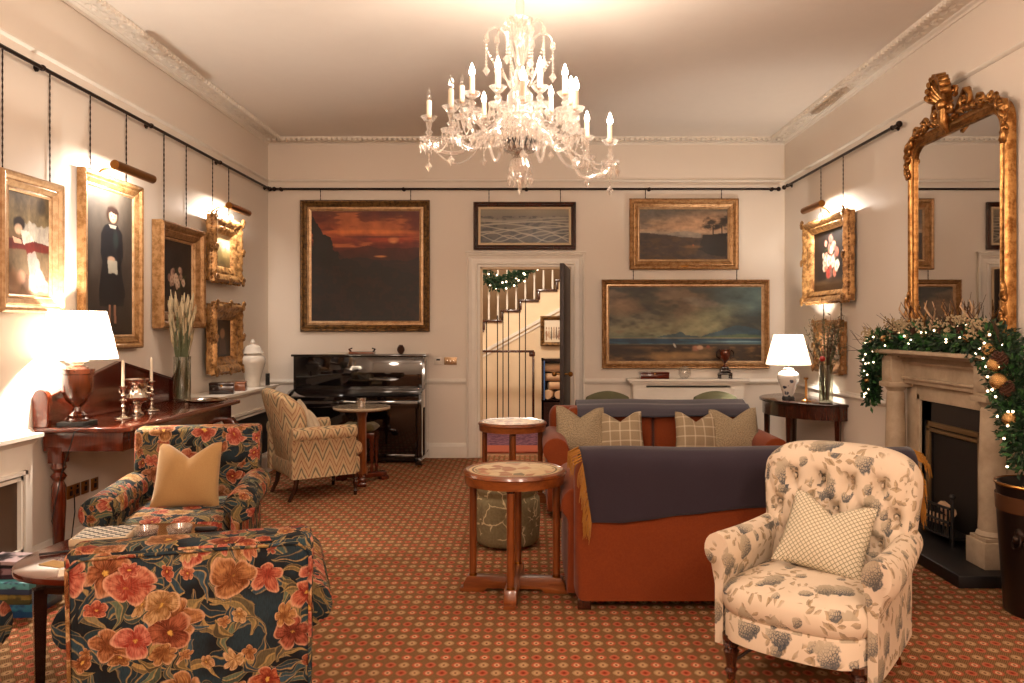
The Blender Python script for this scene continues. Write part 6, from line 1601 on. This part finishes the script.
# shepherd-crook canes at the top
top = []
for k in range(8):
    a = 2*PI*k/8+.3; c, s = math.cos(a), math.sin(a); R = .185 if k % 2 == 0 else .14; hh = 0 if k % 2 == 0 else .04
    pts = [(.02, Z(66)), (.04, Z(52)), (.06, Z(42)), (R*.55, Z(33)+hh), (R*.8, Z(30)+hh), (R, Z(34)+hh), (R+.01, Z(42)+hh)]
    bm = new(); tube(bm, [(c*r, s*r, z) for r, z in pts], [.007]*6+[.004], 7); cn = obj('glass_cane', bm, X, t)
    e = Vector((c*(R+.01), s*(R+.01), Z(43)+hh)); bm = new(); lathe(bm, [(.006, 0), (.018, -.004), (.014, -.016), (.004, -.02)][::-1], e, 8); ball(bm, e+Vector((0, 0, .012)), .016, u=8, v=6)
    for j in range(9): gem(bm, e+Vector((0, 0, -.03-.018*j)), .010 if j < 8 else .022, .018 if j < 8 else .06)
    obj('crystal_string', bm, X, cn, sharp=10); top.append(e)
for k in range(8):
    bm = new(); beads(bm, top[k]+Vector((0, 0, -.05)), (math.cos(2*PI*k/8+.5)*.06, math.sin(2*PI*k/8+.5)*.06, Z(84)), .12); obj('bead_chain', bm, X, t, sharp=10)
# arms: (u of candle, v of candle base, depth, lit, tier)
ARMS = [(429, 118, 4.44, 0, 0), (451, 108, 4.14, 0, 0), (462, 102, 4.74, 0, 1), (472, 94, 4.30, 1, 1), (484, 118, 4.98, 1, 0), (498, 88, 4.20, 1, 1), (523, 100, 3.97, 1, 0), (540, 88, 4.24, 1, 1), (551, 112, 4.99, 1, 0), (565, 94, 4.40, 1, 1), (576, 109, 4.14, 1, 0), (587, 138, 4.86, 1, 0), (610, 142, 4.48, 1, 0), (571, 104, 4.72, 1, 1)]
ends = []
for u, v, Y, lit, tier in ARMS:
    x = (u-530)*Y/800-CX; y = Y-CY; z = Z(v, Y); R = math.hypot(x, y); c, s = x/R, y/R
    zr = z-(.13 if tier == 0 else .10)     # arm tip under the drip pans
    z0 = Z(140) if tier == 0 else Z(128)
    ctl = [(.04, z0+.02), (R*.28, z0+.045), (R*.48, z0-.0), (R*.66, min(z0, zr)-.055), (R*.85, zr-.055), (R*.97, zr-.03), (R, zr)]
    pts = []; P_ = [Vector((c*r, s*r, zz)) for r, zz in ctl]
    for i in range(len(P_)-1):
        p0, p1, p2, p3 = P_[max(i-1, 0)], P_[i], P_[i+1], P_[min(i+2, len(P_)-1)]
        for f in (0, .25, .5, .75): pts.append(.5*((2*p1)+(p2-p0)*f+(2*p0-5*p1+4*p2-p3)*f*f+(3*p1-p0-3*p2+p3)*f**3))
    pts.append(P_[-1])
    bm = new(); tube(bm, pts, .0095, 8); ar = obj('arm', bm, X, t)
    def seg(nm, prof, mat, sg=14, sharp=30):
        bm = new(); lathe(bm, prof, (x, y, 0), sg); return obj(nm, bm, mat, ar, sharp=sharp)
    # lower pan with prisms, glass socket, upper pan, candle, bulb
    seg('drip_pan', [(.006, zr), (.035, zr+.004), (.052, zr+.02), (.054, zr+.02), (.036, zr+.001), (.006, zr-.004)][::-1], X)
    seg('glass_socket', [(.012, zr), (.02, zr+.015), (.010, zr+.03), (.022, zr+.05), (.010, zr+.065), (.018, z-.025), (.010, z-.012)], X)
    seg('candle_pan', [(.006, z-.015), (.025, z-.012), (.045, z+.008), (.047, z+.008), (.028, z-.016), (.006, z-.019)][::-1], X)
    seg('collar', [(.011, z-.012), (.014, z-.004), (.014, z+.004), (.010, z+.006)], M['brass'], 10)
    seg('candle_tube', [(.0145, z), (.0145, z+.095), (.006, z+.10)], M['candle'], 12)
    b = seg('candle_bulb', [(.008, z+.098), (.0155, z+.113), (.0145, z+.128), (.007, z+.150), (.0008, z+.166)], M['bulb'] if lit else M['glass'], 10)
    b['label'] = 'lit candle bulb' if lit else 'unlit clear candle bulb'
    if lit: light('POINT', 'candle_light', (x, y, z+.185), 3.3, (1, .80, .64), .012, parent=t)
    bm = new()
    for k in range(9):
        a = 2*PI*k/9; px, py = x+.047*math.cos(a), y+.047*math.sin(a); gem(bm, (px, py, zr+.008), .007, .016); gem(bm, (px, py, zr-.03), .0105, .07)
    gem(bm, (x, y, zr-.075), .006, .03); gem(bm, (x, y, zr-.10), .006, .03)
    gem(bm, (x, y, zr-.14), .020, .06)
    obj('crystal_drops', bm, X, ar, sharp=10)
    bm = new(); beads(bm, (x*.97, y*.97, zr), (c*.10, s*.10, Z(112)), .10 if tier else .14); obj('bead_chain', bm, X, ar, sharp=10)
    ends.append((math.atan2(y, x), Vector((x, y, zr)), tier))
for tr in (0, 1):
    E = sorted([e for e in ends if e[2] == tr], key=lambda e: e[0])
    for a, b in zip(E, E[1:]+E[:1]):
        bm = new(); beads(bm, a[1], b[1], .22, .006, .018); obj('swag_chain', bm, X, t, sharp=10)
rs = random.Random(2)
for r_, z_, n in ((.11, Z(150)+.06, 22), (.10, Z(112)-.06, 20), (.13, Z(122), 26), (.16, Z(132), 30), (.065, Z(172), 12), (.075, Z(26)+.03, 14)):
    bm = new()
    for k in range(n): a = 2*PI*k/n; gem(bm, (r_*math.cos(a), r_*math.sin(a), z_-.01), .006, .014); gem(bm, (r_*math.cos(a), r_*math.sin(a), z_-.045), .012, .065)
    obj('prism_ring', bm, X, t, sharp=10)
bm = new()
for k in range(8): a = 2*PI*k/8; beads(bm, (.075*math.cos(a), .075*math.sin(a), Z(112)), (.16*math.cos(a), .16*math.sin(a), Z(134)), .15)
obj('centre_chains', bm, X, t, sharp=10)
